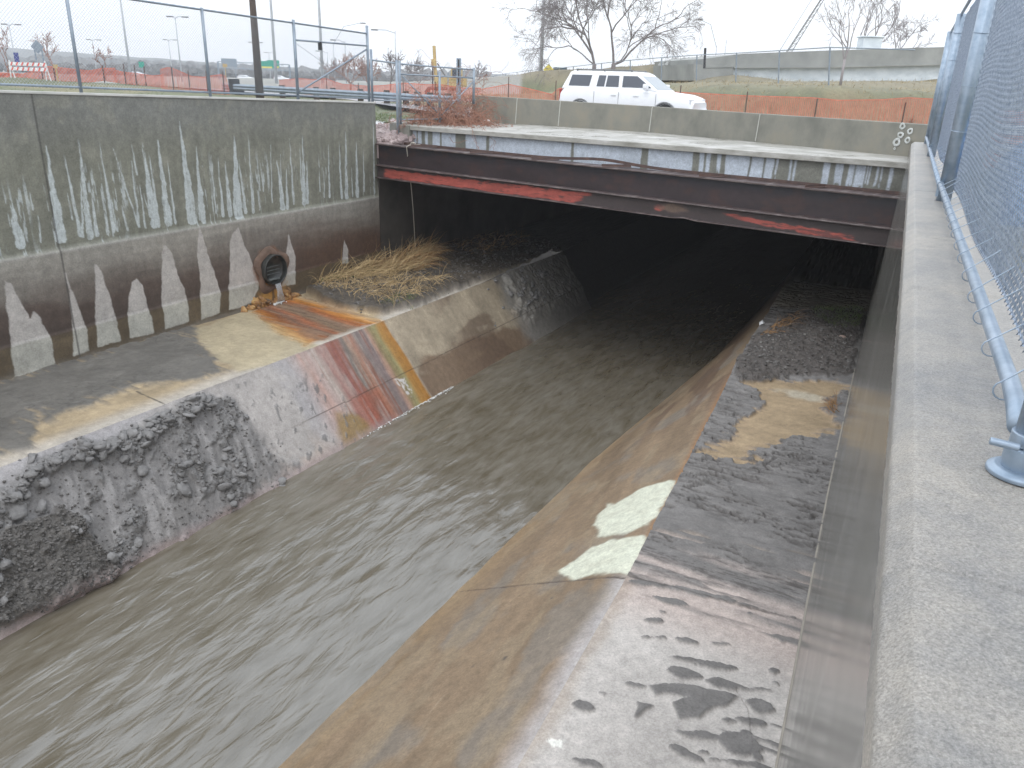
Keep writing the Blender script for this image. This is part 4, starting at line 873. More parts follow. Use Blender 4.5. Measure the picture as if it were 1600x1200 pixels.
# ================================================================== chain link fences
def link_mesh(name, parent, p0, along, L, z0, z1, tilt=0.0, r_=.0019, n=3, h=.0354, mat=None, ztop=None, zbot=None):
    """woven zigzag wires in the vertical plane through p0 in the direction 'along'"""
    nw = int(L/h); vs = []; fs = []
    side = Vector((-along.y, along.x, 0)); V_ = []; Fc = []; base = 0
    ang = [2*math.pi*j/n for j in range(n)]
    ca = np.cos(ang)*r_; sa = np.sin(ang)*r_
    al = np.array(along); sd2 = np.array(side); upv = np.array((0, 0, 1.))
    for i in range(nw):
        s_m = (i+.5)*h; zb = z0 if zbot is None else zbot(s_m); zt = z1 if ztop is None else ztop(s_m)
        m_ = int((zt-zb)/h)+1; k = np.arange(m_)
        ph = (k+i) % 2; s_ = (i+ph)*h; z = zb+k*h; o = np.where(ph == 0, -r_*1.3, r_*1.3)
        c = np.array(p0)[None]*np.array([1, 1, 0])+s_[:, None]*al+z[:, None]*upv+o[:, None]*sd2
        ringv = c[:, None, :]+ca[None, :, None]*al+sa[None, :, None]*sd2
        V_.append(ringv.reshape(-1, 3)); q = base+np.arange((m_-1)*n).reshape(m_-1, n)
        f = np.stack([q, np.roll(q, -1, 1), np.roll(q, -1, 1)+n, q+n], -1).reshape(-1, 4); Fc.append(f); base += m_*n
    Vv = np.concatenate(V_); Ff = np.concatenate(Fc); me = bpy.data.meshes.new(name)
    me.vertices.add(len(Vv)); me.vertices.foreach_set('co', Vv.reshape(-1).astype(np.float32)); me.loops.add(len(Ff)*4); me.loops.foreach_set('vertex_index', Ff.reshape(-1).astype(np.int32))
    me.polygons.add(len(Ff)); me.polygons.foreach_set('loop_start', np.arange(0, len(Ff)*4, 4, dtype=np.int32)); me.update(calc_edges=True)
    o = mesh_obj(name, me, mat); keep(o, parent); o['kind'] = 'stuff'; return o

# ---- near fence on the right coping
rf = empty('chain_link_fence', tuple(AN(8, .1, -.95)), 0, label='tall close chain link fence of galvanised steel standing on the pale coping', cat='fence')
f0 = AN(-.6, rtopN(-.6)+.315, 0); f1 = AN(19.5, rtopN(19.5)+.30, 0); f0 = Vector(f0); f1 = Vector(f1); fd = (f1-f0).normalized(); FL_ = (f1-f0).length
fs = Vector((-fd.y, fd.x, 0)); fs = fs if fs.x < 0 else -fs       # towards the channel
def fpost(s_, r_=.062, top=1.22):
    mb = MB(); c = f0+fd*s_; mb.tube([(c.x, c.y, -.95), (c.x, c.y, top)], r_, 20); return keep(mb.build('post', m_galv, rf, smooth=True), rf)
def s_of(x, y, z): P_ = Vector(Zp(x, y, z)); return (P_-f0).dot(fd)
ps = [s_of(1592, 742, -.95), s_of(1490, 315, -.95), s_of(1463, 244, -.95), s_of(1450, 222, -.95)]
ps[2] = ps[1]+(ps[1]-ps[0]); ps[3] = FL_-.08
for s_ in (ps[1], ps[2], ps[3]): fpost(s_, .066)
sn = ps[0]
c = f0+fd*sn; mb = MB()
mb.tube([(c.x, c.y, -.93), (c.x, c.y, 1.22)], .040, 24); keep(mb.build('post', m_galv, rf, smooth=True), rf)
mb = MB(); mb.tube([(c.x, c.y, -.948), (c.x, c.y, -.935), (c.x, c.y, -.925)], [.085, .085, .068], 28); mb.tube([(c.x, c.y, -.93), (c.x, c.y, -.868), (c.x, c.y, -.862)], [.054, .054, .043], 24)
keep(mb.build('post_foot', m_galv, rf, smooth=True, bevel=.003), rf)
mb = MB()
for z in (-.842,): mb.tube([(c.x, c.y, z-.018), (c.x, c.y, z+.018)], [.048, .048], 24)
cb = c+fs*.03-fd*.06; mb.tube([(cb.x+fs.x*.0, cb.y, -.85), (cb.x+fs.x*.07, cb.y+fs.y*.07, -.845)], .011, 8)
cb2 = c-fd*.055; mb.box((cb2.x, cb2.y, -.84), (.045, .035, .05), math.atan2(fd.y, fd.x))
keep(mb.build('clamp', m_galv, rf, bevel=.003), rf)
RZ = -.80
mb = MB(); a_ = f0+fd*(sn+.045)+fs*.025; b_ = f0+fd*(ps[1]-.02)+fs*.055
mb.tube([(a_.x, a_.y, RZ-.028), (a_.x+fd.x*.12, a_.y+fd.y*.12, RZ-.01), (a_.x+fd.x*.3, a_.y+fd.y*.3, RZ), (b_.x, b_.y, RZ+.0)], [.030, .027, .025, .025], 20)
keep(mb.build('bottom_rail', m_galv, smooth=True), rf)
mb = MB(); a_ = f0+fd*(ps[1]+.02)+fs*.055; b_ = f0+fd*FL_+fs*.05; mb.tube([(a_.x, a_.y, RZ-.02), (b_.x, b_.y, RZ-.02)], .024, 14); keep(mb.build('bottom_rail', m_galv, smooth=True), rf)
mb = MB(); a_ = f0+fs*.0; b_ = f0+fd*FL_; mb.tube([(a_.x, a_.y, 1.22), (b_.x, b_.y, 1.22)], .022, 10); keep(mb.build('top_rail', m_galv, smooth=True), rf)
mb = MB(); a_ = f0+fd*(ps[1])+fs*.055; mb.tube([(a_.x-fd.x*.06, a_.y-fd.y*.06, RZ), (a_.x+fd.x*.06, a_.y+fd.y*.06, RZ)], .034, 14); mb.box((a_.x, a_.y, RZ-.06), (.07, .05, .10), math.atan2(fd.y, fd.x)); keep(mb.build('clamp', m_galv), rf)
def chainz(s_): return RZ-.005+.03*math.sin(s_*1.3)
moff = fs*-.065
link_mesh('wire_mesh', rf, f0+moff, fd, FL_, 0, 0, h=.0354, r_=.0028, n=4, mat=m_wire, zbot=lambda s_: RZ-.03+.02*math.sin(s_*1.7), ztop=lambda s_: 1.23)
s_ = sn+.25; k = 0; tie0 = None
while s_ < FL_-.2:     # tie wires round the rail
    c = f0+fd*s_+fs*.05; mb = MB(); pl = []
    for j in range(9):
        t = math.pi*(.15+1.25*j/8); v = c+fs*math.cos(t-math.pi*.1)*-.0*1; pl.append(Vector((c.x+fs.x*.029*math.sin(t), c.y+fs.y*.029*math.sin(t), RZ+.029*math.cos(t))))
    endp = f0+fd*(s_+.03)+moff; up_ = Vector((endp.x, endp.y, RZ+.10+.04*random.random()))
    mb.tube([up_+fd*.02, up_, pl[0]]+pl[1:], .0027, 5)
    keep(mb.build('tie_wire', m_galv, rf, smooth=True), rf); s_ += random.uniform(.36, .50); k += 1
    if k > 34: break
for zz in (-.3, .1, .55, .95):
    for s_ in ps[1:3]:
        c = f0+fd*s_; mb = MB(); mb.tube([(c.x+math.cos(t)*.07, c.y+math.sin(t)*.07, zz+.01*math.sin(t)) for t in np.linspace(0, 6.28, 17)], .003, 4); keep(mb.build('tie_wire', m_galv, rf), rf)

# ---- fence on the left wall
def wp(a, z=None, dn=-.25): return Vector(AN(a, NL+dn, ltop(a)+.05 if z is None else z))
lf = empty('chain_link_fence', tuple(AN(14, NL-.25, -.6)), 0, label='long chain link fence on the top of the stained retaining wall', cat='fence')
def sa_of(x, y):
    t = Vector(ray(x, y)); n_ = Vector((CA, -SA, 0)); P_ = t*((NL-.25)/t.dot(n_)); return toAN(P_)[0], P_.z
pa = [sa_of(128, 150)[0], sa_of(329, 153)[0], sa_of(466, 157)[0], sa_of(577, 160)[0]]
ht = lambda a: ltop(a)+1.98
gate_a0, gate_a1 = pa[2], pa[3]
for a in (pa[0]-2*(pa[1]-pa[0])*1.0, pa[0]-(pa[1]-pa[0])*.93, pa[0], pa[1]):
    mb = MB(); p = wp(a); mb.tube([(p.x, p.y, p.z-.05), (p.x, p.y, ht(a)+.04)], .035, 12); keep(mb.build('post', m_galvd, smooth=True), lf)
aL = pa[0]-7
mb = MB(); mb.tube([wp(aL, ltop(aL)+.16), wp(pa[3], ltop(pa[3])+.14)], .024, 10); keep(mb.build('bottom_rail', m_galvd, smooth=True), lf)
mb = MB(); mb.tube([wp(aL, ht(aL)), wp(pa[3], ht(pa[3]))], .024, 10); keep(mb.build('top_rail', m_galvd, smooth=True), lf)
dA = Vector(AN(1, 0, 0)); p = wp(aL)
link_mesh('wire_mesh', lf, p, dA, pa[3]-aL, 0, 0, r_=.0029, n=3, h=.0354, mat=m_wiref, zbot=lambda s_: ltop(aL+s_)+.12, ztop=lambda s_: ht(aL+s_)+.02)
for a in (gate_a0, gate_a1):
    mb = MB(); p = wp(a); mb.tube([(p.x, p.y, p.z-.05), (p.x, p.y, ht(a)+(.08 if a == gate_a0 else .22))], .042, 12); keep(mb.build('post', m_galvd, smooth=True), lf)
mb = MB(); mb.tube([wp(gate_a0, ht(gate_a0)-.42), wp(gate_a1, ht(gate_a1)-.34)], .024, 10); keep(mb.build('middle_rail', m_galvd, smooth=True), lf)
mb = MB(); mb.tube([wp(gate_a0+.05, ltop(gate_a0)+.25), wp(gate_a1, ht(gate_a1)-.42)], .024, 10); keep(mb.build('diagonal_brace', m_galvd, smooth=True), lf)
mb = MB(); mb.tube([wp(gate_a1-.05, ltop(gate_a1)+.25), wp(gate_a0, ht(gate_a0)-.48)], .006, 5); keep(mb.build('tension_rod', m_galvd, smooth=True), lf)
mb = MB(); p = wp(gate_a0+.32*(gate_a1-gate_a0)); mb.box((p.x, p.y, ht(gate_a0)-.52), (.1, .05, .22), 0); keep(mb.build('latch', m_dark), lf)

# ---- short panels and gate left of the bridge
def yz(x, y, Y): return Vector(Yp(x, y, Y))
def flat_fence(lab, Y0, Y1, posts, rails, meshx, braces=(), nm='chain_link_fence', cat='fence', rr=.03, lk=True, mrad=.0017):
    # all in one vertical plane running from depth Y0 at the first post to depth Y1 at the last
    x0, x1 = posts[0][0], posts[-1][0]
    A_ = yz(x0, posts[0][2], Y0); B_ = yz(x1, posts[-1][2], Y1); n_ = Vector((-(B_-A_).y, (B_-A_).x, 0)).normalized()
    def on(x, y): t = Vector(ray(x, y)); return t*(A_.dot(n_)/t.dot(n_))
    rt = empty(nm, tuple(A_), 0, label=lab, cat=cat)
    for x, yt, yb in posts:
        b_ = on(x, yb); tt = on(x, yt); mb = MB(); mb.tube([(b_.x, b_.y, b_.z-.25), (b_.x, b_.y, tt.z)], rr*1.35, 10); keep(mb.build('post', m_galvd, smooth=True), rt)
    for q in rails: mb = MB(); mb.tube([on(q[0], q[1]), on(q[2], q[3])], rr*.8, 8); keep(mb.build('rail', m_galvd, smooth=True), rt)
    for q in braces: mb = MB(); mb.tube([on(q[0], q[1]), on(q[2], q[3])], rr*.7, 6); keep(mb.build('diagonal_brace', m_galvd, smooth=True), rt)
    if lk and meshx:
        (xa, ta, ba), (xb, tb, bb) = meshx; a0, a1 = on(xa, ba), on(xb, bb); t0, t1 = on(xa, ta), on(xb, tb); L_ = (Vector((a1.x, a1.y, 0))-Vector((a0.x, a0.y, 0))).length; d_ = (a1-a0); d_.z = 0; d_.normalize()
        link_mesh('wire_mesh', rt, a0, d_, L_, 0, 0, h=.05, r_=mrad, n=3, mat=m_wiref, zbot=lambda s_: a0.z+(a1.z-a0.z)*s_/L_, ztop=lambda s_: t0.z+(t1.z-t0.z)*s_/L_)
    return rt
flat_fence('narrow chain link panel between the wall end and the bridge pilaster', 26.4, 26.0, [(582, 77, 160), (622, 94, 218)], [(582, 94, 620, 99), (582, 156, 622, 158), (586, 218, 622, 215)], ((583, 95, 217), (621, 99, 215)))
flat_fence('chain link gate with crossed braces beside the reddish dead brush', 26.3, 27.5, [(626, 95, 192), (687, 112, 180), (740, 106, 150)], [(626, 100, 740, 109), (627, 116, 740, 122), (626, 187, 690, 186)], ((627, 101, 187), (740, 110, 185)), braces=[(629, 119, 687, 180), (740, 127, 690, 180)], nm='chain_link_gate', cat='gate')

# ================================================================== plants
def blades(name, spots, mat, lo, hi, lean, droop, w0, label=None, seed=0, parent=None, up=1.0):
    rs = np.random.RandomState(seed); V_ = []; Fc = []; k = 0
    for (x, y, z) in spots:
        L_ = rs.uniform(lo, hi); d = np.array([lean[0]+rs.normal(0, .42), lean[1]+rs.normal(0, .42), up*rs.uniform(.5, 1.2)]); d /= np.linalg.norm(d)
        sdv = np.cross(d, rs.normal(0, 1, 3)); sdv /= np.linalg.norm(sdv)+1e-9; p = np.array([x, y, z]); ww = w0*rs.uniform(.6, 1.3); n = 5
        for j in range(n+1):
            f = j/n; wv = ww*(1-f)**.7*.5+.0005; V_ += [p-sdv*wv, p+sdv*wv]
            if j < n: Fc.append((k+2*j, k+2*j+1, k+2*j+3, k+2*j+2))
            d = d+np.array([0, 0, -droop*rs.uniform(.6, 1.4)/n*(1+f)]); d /= np.linalg.norm(d); p = p+d*L_/n
        k += 2*(n+1)
    me = bpy.data.meshes.new(name); me.from_pydata([tuple(v) for v in V_], [], Fc); me.update(); return mesh_obj(name, me, mat, parent)
def spots(field, P, poly, n, seed, jz=0.):
    rs = np.random.RandomState(seed); m_ = poly_sdf(field.S, field.T, [field.at(*p) for p in poly]) < 0; ii = np.flatnonzero(m_.ravel()); pk = rs.choice(ii, n); q = P.reshape(-1, 3)[pk].copy(); q[:, :2] += rs.normal(0, .02, (n, 2)); q[:, 2] += jz; return q
clump = empty('dry_grass_clump', tuple(Zp(620, 430, -5.9)), 0, label='big clump of dry tan grass leaning away over the mud by the outfall pipe', cat='grass clump')
C1 = [(480, 430), (510, 408), (555, 392), (610, 383), (655, 385), (675, 400), (660, 430), (615, 444), (540, 450)]
keep(blades('blade_mass', spots(LLF, LLP, C1, 1500, 1), m_tan, .35, 1.15, (.7, .1), .8, .017, seed=2), clump)
keep(blades('rusty_blades', spots(LLF, LLP, [(530, 405), (600, 388), (670, 388), (680, 415), (650, 436), (560, 436)], 600, 3), m_tan2, .4, 1.2, (.8, .15), .8, .015, seed=4), clump)
keep(blades('drooping_fringe', spots(LLF, LLP, [(472, 425), (500, 415), (560, 440), (640, 450), (700, 440), (690, 455), (640, 478), (590, 485), (520, 470), (480, 455)], 650, 5, .04), m_tan, .35, .95, (.55, -.35), 1.3, .014, seed=6), clump)
gl = tag(blades('green_grass', np.concatenate([spots(LLF, LLP, [(470, 430), (500, 412), (560, 400), (600, 400), (590, 440), (540, 450), (490, 445)], 1500, 7), spots(LLF, LLP, [(590, 480), (640, 470), (650, 485), (600, 490)], 120, 8)]), m_green, .08, .24, (.1, -.1), .8, .011, seed=9), 'short green grass on the mud mound beside the outfall pipe', 'grass', kind='stuff')
tag(blades('sparse_dry_grass', spots(LLF, LLP, [(700, 375), (760, 368), (830, 372), (800, 400), (740, 410), (710, 400)], 260, 10), m_tan2, .2, .7, (.6, .1), 1.2, .010, seed=11), 'sparse brown grass in the shade under the bridge', 'grass', kind='stuff')
gr = tag(blades('green_grass', spots(RLF, RLP, [(1265, 500), (1290, 488), (1345, 490), (1340, 525), (1300, 528), (1275, 520)], 1200, 12), m_green, .06, .2, (.1, 0), .8, .010, seed=13), 'patch of short green grass on the right hand ledge below the girder', 'grass', kind='stuff')
rg_ = empty('dry_grass_tuft', tuple(Zp(1210, 525, -5.9)), 0, label='small rusty tuft of dry grass on the edge of the far right ledge', cat='grass tuft')
keep(blades('blade_mass', spots(RLF, RLP, [(1180, 545), (1205, 520), (1240, 505), (1245, 515), (1200, 540)], 260, 14), m_tan2, .3, .9, (.9, .35), .9, .012, seed=15, up=.5), rg_)
tag(blades('dry_grass_tuft', spots(RLF, RLP, [(1292, 635), (1306, 628), (1310, 650), (1296, 652)], 90, 16), m_tan2, .15, .4, (-.4, .2), .9, .010, seed=17), 'little brown grass tuft against the foot of the smooth wall', 'grass tuft')
tag(blades('bank_grass', [(*AN(a, n, 0)[:2], tz(*AN(a, n, 0)[:2])) for a, n in zip(RN.uniform(6, 26, 7000), NL-.5-RN.gamma(1.6, 1.6, 7000))], m_green, .06, .2, (.0, 0), .8, .014, seed=18), 'short green grass strip behind the retaining wall', 'grass', kind='stuff')
# gravel and litter on the right ledge
mb = MB()
for q in spots(RLF, RLP, [(1180, 570), (1200, 520), (1260, 515), (1330, 540), (1320, 580), (1200, 590)], 300, 20, .0): s_ = abs(RN.normal(.006, .008))+.004; mb.box(q, (s_*2, s_*1.5, s_), RN.uniform(0, 3), RN.uniform(-.5, .5))
tag(mb.build('gravel', M_noise('grey_gravel', (.10, .095, .09), (.42, .40, .37), 3, .7)), 'small grey and white pebbles in the dark silt of the far right ledge', 'gravel', kind='stuff')
def at_RL(x, y): i = np.argmin((RLF.X-x)**2+(RLF.Y-y)**2); return Vector(RLP.reshape(-1, 3)[i])
mb = MB(); c = at_RL(1312, 546); blob(mb, (c.x, c.y, c.z+.04), (.11, .06, .05), 50, 10, 8, .4); tag(mb.build('stone', M_flat('pinkish_stone', (.36, .27, .23), .7), smooth=True), 'single pinkish brown stone lying in the silt near the smooth wall', 'stone')
mb = MB(); c = at_RL(1180, 512)
mb.add([c+Vector(v) for v in ((0, 0, .02), (.12, .05, .06), (.22, .18, .03), (.16, .30, .09), (.05, .2, .05), (.1, .15, .12))], [(0, 1, 5), (1, 2, 5), (2, 3, 5), (3, 4, 5), (4, 0, 5)]); tag(mb.build('litter', m_white), 'crumpled white litter on the edge of the far right ledge', 'litter')

# ---- loose clods of mud on the left bank slope
m_clod = M_noise('dry_grey_mud', (.13, .126, .122), (.25, .242, .236), 5, .9, .8, 30, .03); m_clodd = M_noise('dark_mud_crumbs', (.06, .055, .05), (.17, .16, .15), 12, .9, .6, 40, .02)
def scatter(nm, lab, wgt, n, lo, hi, mat, seed, PP=None, flat=.6, sink=.3):
    rs = np.random.RandomState(seed); PP = LSP if PP is None else PP; w_ = wgt.ravel()**1.0; w_ = w_/w_.sum(); pk = rs.choice(w_.size, n, p=w_); mb = MB()
    for k, p in enumerate(PP.reshape(-1, 3)[pk]):
        s_ = lo*(hi/lo)**(rs.rand()**2.2); blob(mb, (p[0], p[1], p[2]+s_*sink), (s_*rs.uniform(.8, 1.3), s_*rs.uniform(.7, 1.2), s_*flat*rs.uniform(.7, 1.3)), k % 61, 9 if s_ > .05 else 5, 6 if s_ > .05 else 3, .6, (rs.uniform(-.6, .6), rs.uniform(-.9, .3), rs.uniform(0, 6.28)))
    return tag(mb.build(nm, mat, smooth=hi > .1), lab, 'mud clods', kind='stuff')
ins_, rim_, dark_, cl_ = LSm; inview = (LS.S > 4.6)*(LS.S < 14)
scatter('mud_clods', 'lumpy grey mud clods crusted along the upper edge of the left slope', (rim_**2*2+cl_*ins_*.35)*inview, 560, .03, .14, m_clod, 1, sink=-.1, flat=.5)
scatter('mud_crumbs', 'fine dark crumbs of mud on the slumped bank above the water', (dark_*2.2+ins_*cl_*.8+ins_*.25)*inview, 6500, .008, .035, m_clodd, 2)
scatter('silt_crumbs', 'crumbs of dark silt on the debris heap of the right ledge', deb*(RLF.S < 24), 2600, .010, .05, m_clodd, 3, RLP)
mouth_s = LS.S; wfar = np.exp(-((LS.S-23.5)/1.4)**2)*(LS.T < 1.5); scatter('mouth_clods', 'grey mud clods plastered on the bank at the tunnel mouth', wfar, 110, .03, .14, m_clod, 5, LSP, sink=-.1)
scatter('mound_crumbs', 'dark earth crumbs around the foot of the dry grass mound', mound*1.0, 1800, .015, .06, m_clodd, 4, LLP)
# ---- bare trees and brush
def grow(mb, p, d, L, r, depth, rs, spread=.5, up=.12, droop=0., nseg=4, minr=.006, kids=(2, 4), shrink=.68, wig=.18):
    pts = [Vector(p)]; rr_ = [r]; d = Vector(d).normalized()
    for j in range(nseg):
        d = (d+Vector((rs.normal(0, wig), rs.normal(0, wig), rs.normal(0, wig)+up-droop*(j/nseg)))).normalized(); pts.append(pts[-1]+d*L/nseg); rr_.append(max(minr, r*(1-.45*(j+1)/nseg)))
    mb.tube(pts, rr_, 6 if depth > 3 else (4 if depth > 1 else 3), cap=False)
    if depth == 0: return
    nk = rs.randint(kids[0], kids[1]+1)
    for k in range(nk):
        f = 1.0 if k == 0 else rs.uniform(.35, .95); i = min(nseg-1, int(f*nseg)); q = pts[i]+(pts[i+1]-pts[i])*(f*nseg-i) if f < 1 else pts[-1]
        dd = (pts[min(i+1, nseg)]-pts[i]).normalized(); a = rs.uniform(0, 6.28); o1 = dd.orthogonal().normalized(); o2 = dd.cross(o1)
        sp_ = spread*(rs.uniform(.25, .7) if k == 0 else rs.uniform(.7, 1.3)); nd_ = (dd+(o1*math.cos(a)+o2*math.sin(a))*sp_).normalized()
        grow(mb, q, nd_, L*shrink*rs.uniform(.75, 1.15), max(minr, r*(.62 if k else .7)), depth-1, rs, spread, up, droop, nseg, minr, kids, shrink, wig)
def tree(name, lab, base, limbs, mat, seed, cat='tree', group=None, trunk=None, **k):
    rt = empty(name, base, 0, label=lab, cat=cat, group=group); rs = np.random.RandomState(seed)
    mb = MB(); b_ = Vector(base); tp = b_+Vector((0, 0, (trunk or (.5, .1))[0])); mb.tube([b_-Vector((0, 0, .5)), tp], [(trunk or (.5, .1))[1]*1.2, (trunk or (.5, .1))[1]], 8); keep(mb.build('trunk', mat, smooth=True), rt)
    mb = MB()
    for (d, L, r, dep) in limbs: grow(mb, tp-Vector((0, 0, .1)), d, L, r, dep, rs, **k)
    keep(mb.build('crown', mat), rt); return rt
b1_ = Yp(928, 112, 80); b2_ = Yp(958, 110, 81)
tree('bare_tree', 'large leafless tree with spreading crown on the hill, its narrower twin stem at the left', tuple(b1_), [((-.62, 0, .8), 3.8, .11, 7), ((-.12, .2, 1), 4.4, .11, 7), ((-.95, .2, .45), 3.0, .07, 6)], m_bark, 3, trunk=(.7, .18), spread=.66, up=.03, droop=.2, minr=.009, kids=(2, 4), shrink=.72, wig=.2)
tree('bare_tree', 'thick leafless tree leaning right on the hill behind the white car roof', tuple(b2_), [((.75, 0, .7), 4.0, .12, 7), ((.2, .1, 1), 4.4, .12, 7), ((1, .2, .35), 3.4, .08, 6)], m_bark, 8, trunk=(.6, .20), spread=.66, up=.02, droop=.2, minr=.009, kids=(2, 4), shrink=.72, wig=.2)
tree('bare_tree', 'single slim leafless tree in front of the overpass', tuple(Yp(1314, 127, 50)), [((0, 0, 1), 1.7, .05, 5), ((-.55, .1, .9), 1.6, .04, 5), ((.5, -.1, .9), 1.7, .04, 5)], m_barkp, 5, trunk=(1.2, .07), spread=.7, up=.05, minr=.008, kids=(2, 3), shrink=.72)
tree('bare_tree', 'pale leafless tree standing behind the overpass rail beside the roof box', tuple(Yp(1345, 100, 75)), [((-.1, 0, 1), 2.0, .08, 5), ((.5, 0, .9), 2.2, .08, 5), ((.9, 0, .8), 2.2, .07, 5), ((.2, .3, 1), 1.9, .06, 4)], m_barkp, 6, trunk=(.8, .12), spread=.5, up=.06, minr=.012, kids=(2, 3), shrink=.74)
tree('bare_tree', 'faint leafless tree farthest right above the overpass', tuple(Yp(1395, 105, 80)), [((-.1, 0, 1), 2.0, .06, 5), ((.5, 0, .9), 2.0, .06, 5), ((.9, .1, .7), 1.8, .05, 4)], m_barkp, 9, trunk=(.8, .10), spread=.55, up=.05, minr=.014)
for k, (x, y, Y, s_, lab, mt) in enumerate(((548, 133, 62, 1.15, 'bare reddish bush behind the orange netting left of the gate post', m_brush), (520, 130, 75, 1.0, 'bare bush second from the left behind the guardrail', m_barkp), (575, 131, 66, 1.0, 'bare brown bush right behind the tall gate post', m_brush),
        (610, 130, 60, 1.1, 'dark bare bush behind the narrow fence panel', m_bark), (634, 132, 70, 1.2, 'taller thin bare bush behind the first gate bay', m_barkp), (655, 132, 78, .9, 'small pale bush left of the yellow drill rig', m_barkp), (745, 128, 80, .8, 'low bare bush beside the last gate post', m_barkp), (85, 106, 60, 1.1, 'thin reddish sapling behind the diamond road sign', m_brush), (12, 108, 55, 1.3, 'thin sapling at the left end of the striped barricade', m_brush), (162, 112, 62, .9, 'small sapling behind the orange netting near the second fence post', m_brush))):
    tree('bare_bush', lab, tuple(Yp(x, y, Y)), [((random.uniform(-.7, .7), 0, 1), .9*s_, .03, 4) for _ in range(5 if k < 7 else 2)], mt, 30+k, cat='bush', trunk=(.15, .05), spread=.65, up=.05, minr=.012)
# reddish brush heaped by the gate
rs = np.random.RandomState(5); mb = MB()
def bz(P_): return max(P_[2], tz(P_[0], P_[1]))
for i in range(230):
    x = rs.normal(700, 26); f = (x-650)/110; x = min(max(x, 645), 775); Yd = rs.uniform(25.6, 28.5); P_ = Vector(Zp(x, 190+abs(rs.normal(0, 2)), -1.36)) if rs.rand() < .7 else Yp(x, 186, Yd)
    P_ = Vector(P_); P_.z = -1.40; hh = 1.15*math.exp(-((x-700)/42)**2)+.12
    grow(mb, P_, (rs.normal(0, .7), rs.normal(0, .5), rs.uniform(.4, 1.2)), rs.uniform(.3, 1.0)*hh+.1, .010, 3, rs, spread=.7, up=-.03, droop=.3, nseg=5, minr=.005, kids=(1, 3), shrink=.75, wig=.3)
tag(mb.build('dead_brush', m_brush), 'tangled reddish brown dead brush spilling onto the bridge slab by the gate', 'brush')
rs = np.random.RandomState(15); mb = MB()
for i in range(900):
    x = np.clip(rs.normal(715, 38), 645, 800); P_ = Vector(Zp(x, 187.5+(x-640)*.045+abs(rs.normal(0, 2.2)), -1.37)); mb.box((P_.x, P_.y, -1.385+rs.uniform(0, .05)), (rs.uniform(.03, .12), .012, .008), rs.uniform(0, 3), rs.uniform(-.4, .4))
tag(mb.build('dead_leaves', m_brush), 'rust brown leaf litter along the slab edge under the brush', 'leaf litter', kind='stuff')
for k, (x, y, lab) in enumerate(((732, 171, 'larger white paper scrap caught in the dead brush'), (746, 184, 'tiny white scrap on the leaf litter'), (760, 190, 'flat white scrap of rubbish on the bridge slab'))):
    mb = MB(); P_ = Vector(Zp(x, y, -1.30 if k else -1.15)); s_ = (.16, .07, .14)[k]; mb.add([P_+Vector(v)*s_ for v in ((-1, 0, 0), (0, -.5, .3), (1, 0, .1), (.6, .5, .5), (-.5, .4, .35))], [(0, 1, 4), (1, 2, 3), (1, 3, 4)]); tag(mb.build('paper_scrap', m_white), lab, 'litter')
# riprap
m_rip = M_noise('pink_grey_riprap', (.22, .17, .165), (.50, .42, .40), 1.3, .8, .4, 25, .02, c3=(.36, .29, .28))
mb = MB(); rs = np.random.RandomState(9)
for i in range(520):
    a = rs.uniform(20.6, 23.1); n = rs.uniform(-17.4, -15.2); z = -1.88+.16*(a-20.6)+rs.uniform(-.05, .05); s_ = rs.uniform(.07, .17); P_ = AN(a, n, z); blob(mb, tuple(P_), (s_*rs.uniform(.7, 1.3), s_, s_*rs.uniform(.6, 1)), i, 7, 5, .5)
mb.hexa([AN(20.55, -17.4, -2.5), AN(20.55, -15.2, -2.5), AN(23.2, -15.2, -2.5), AN(23.2, -17.4, -2.5)], [AN(20.55, -17.4, -1.93), AN(20.55, -15.2, -1.93), AN(23.2, -15.2, -1.5), AN(23.2, -17.4, -1.5)])
tag(mb.build('riprap', m_rip), 'pinkish grey broken rocks heaped between the wall end and the bridge', 'rocks', kind='stuff')

# ================================================================== the white car on the bridge
m_carw = M_noise('white_car_paint', (.74, .75, .77), (.80, .81, .83), 2, .22, 0)
m_glass, nt, b = base_mat('dark_car_glass'); b.inputs['Base Color'].default_value = (.045, .055, .075, 1); b.inputs['Roughness'].default_value = .06; b.inputs['Specular IOR Level'].default_value = .8
m_ws, nt, b = base_mat('windscreen_glass'); b.inputs['Base Color'].default_value = (.22, .26, .29, 1); b.inputs['Roughness'].default_value = .06; b.inputs['Specular IOR Level'].default_value = .8
m_grey = M_flat('grey_trim', (.16, .165, .17), .5); m_chrome = M_flat('bright_trim', (.6, .6, .62), .2, .8)
m_tyre = M_flat('tyre', (.022, .022, .024), .85); m_lamp, nt, b = base_mat('lamp_lens'); b.inputs['Base Color'].default_value = (.6, .62, .65, 1); b.inputs['Roughness'].default_value = .1
m_red = M_flat('red_lens', (.35, .03, .03), .2)
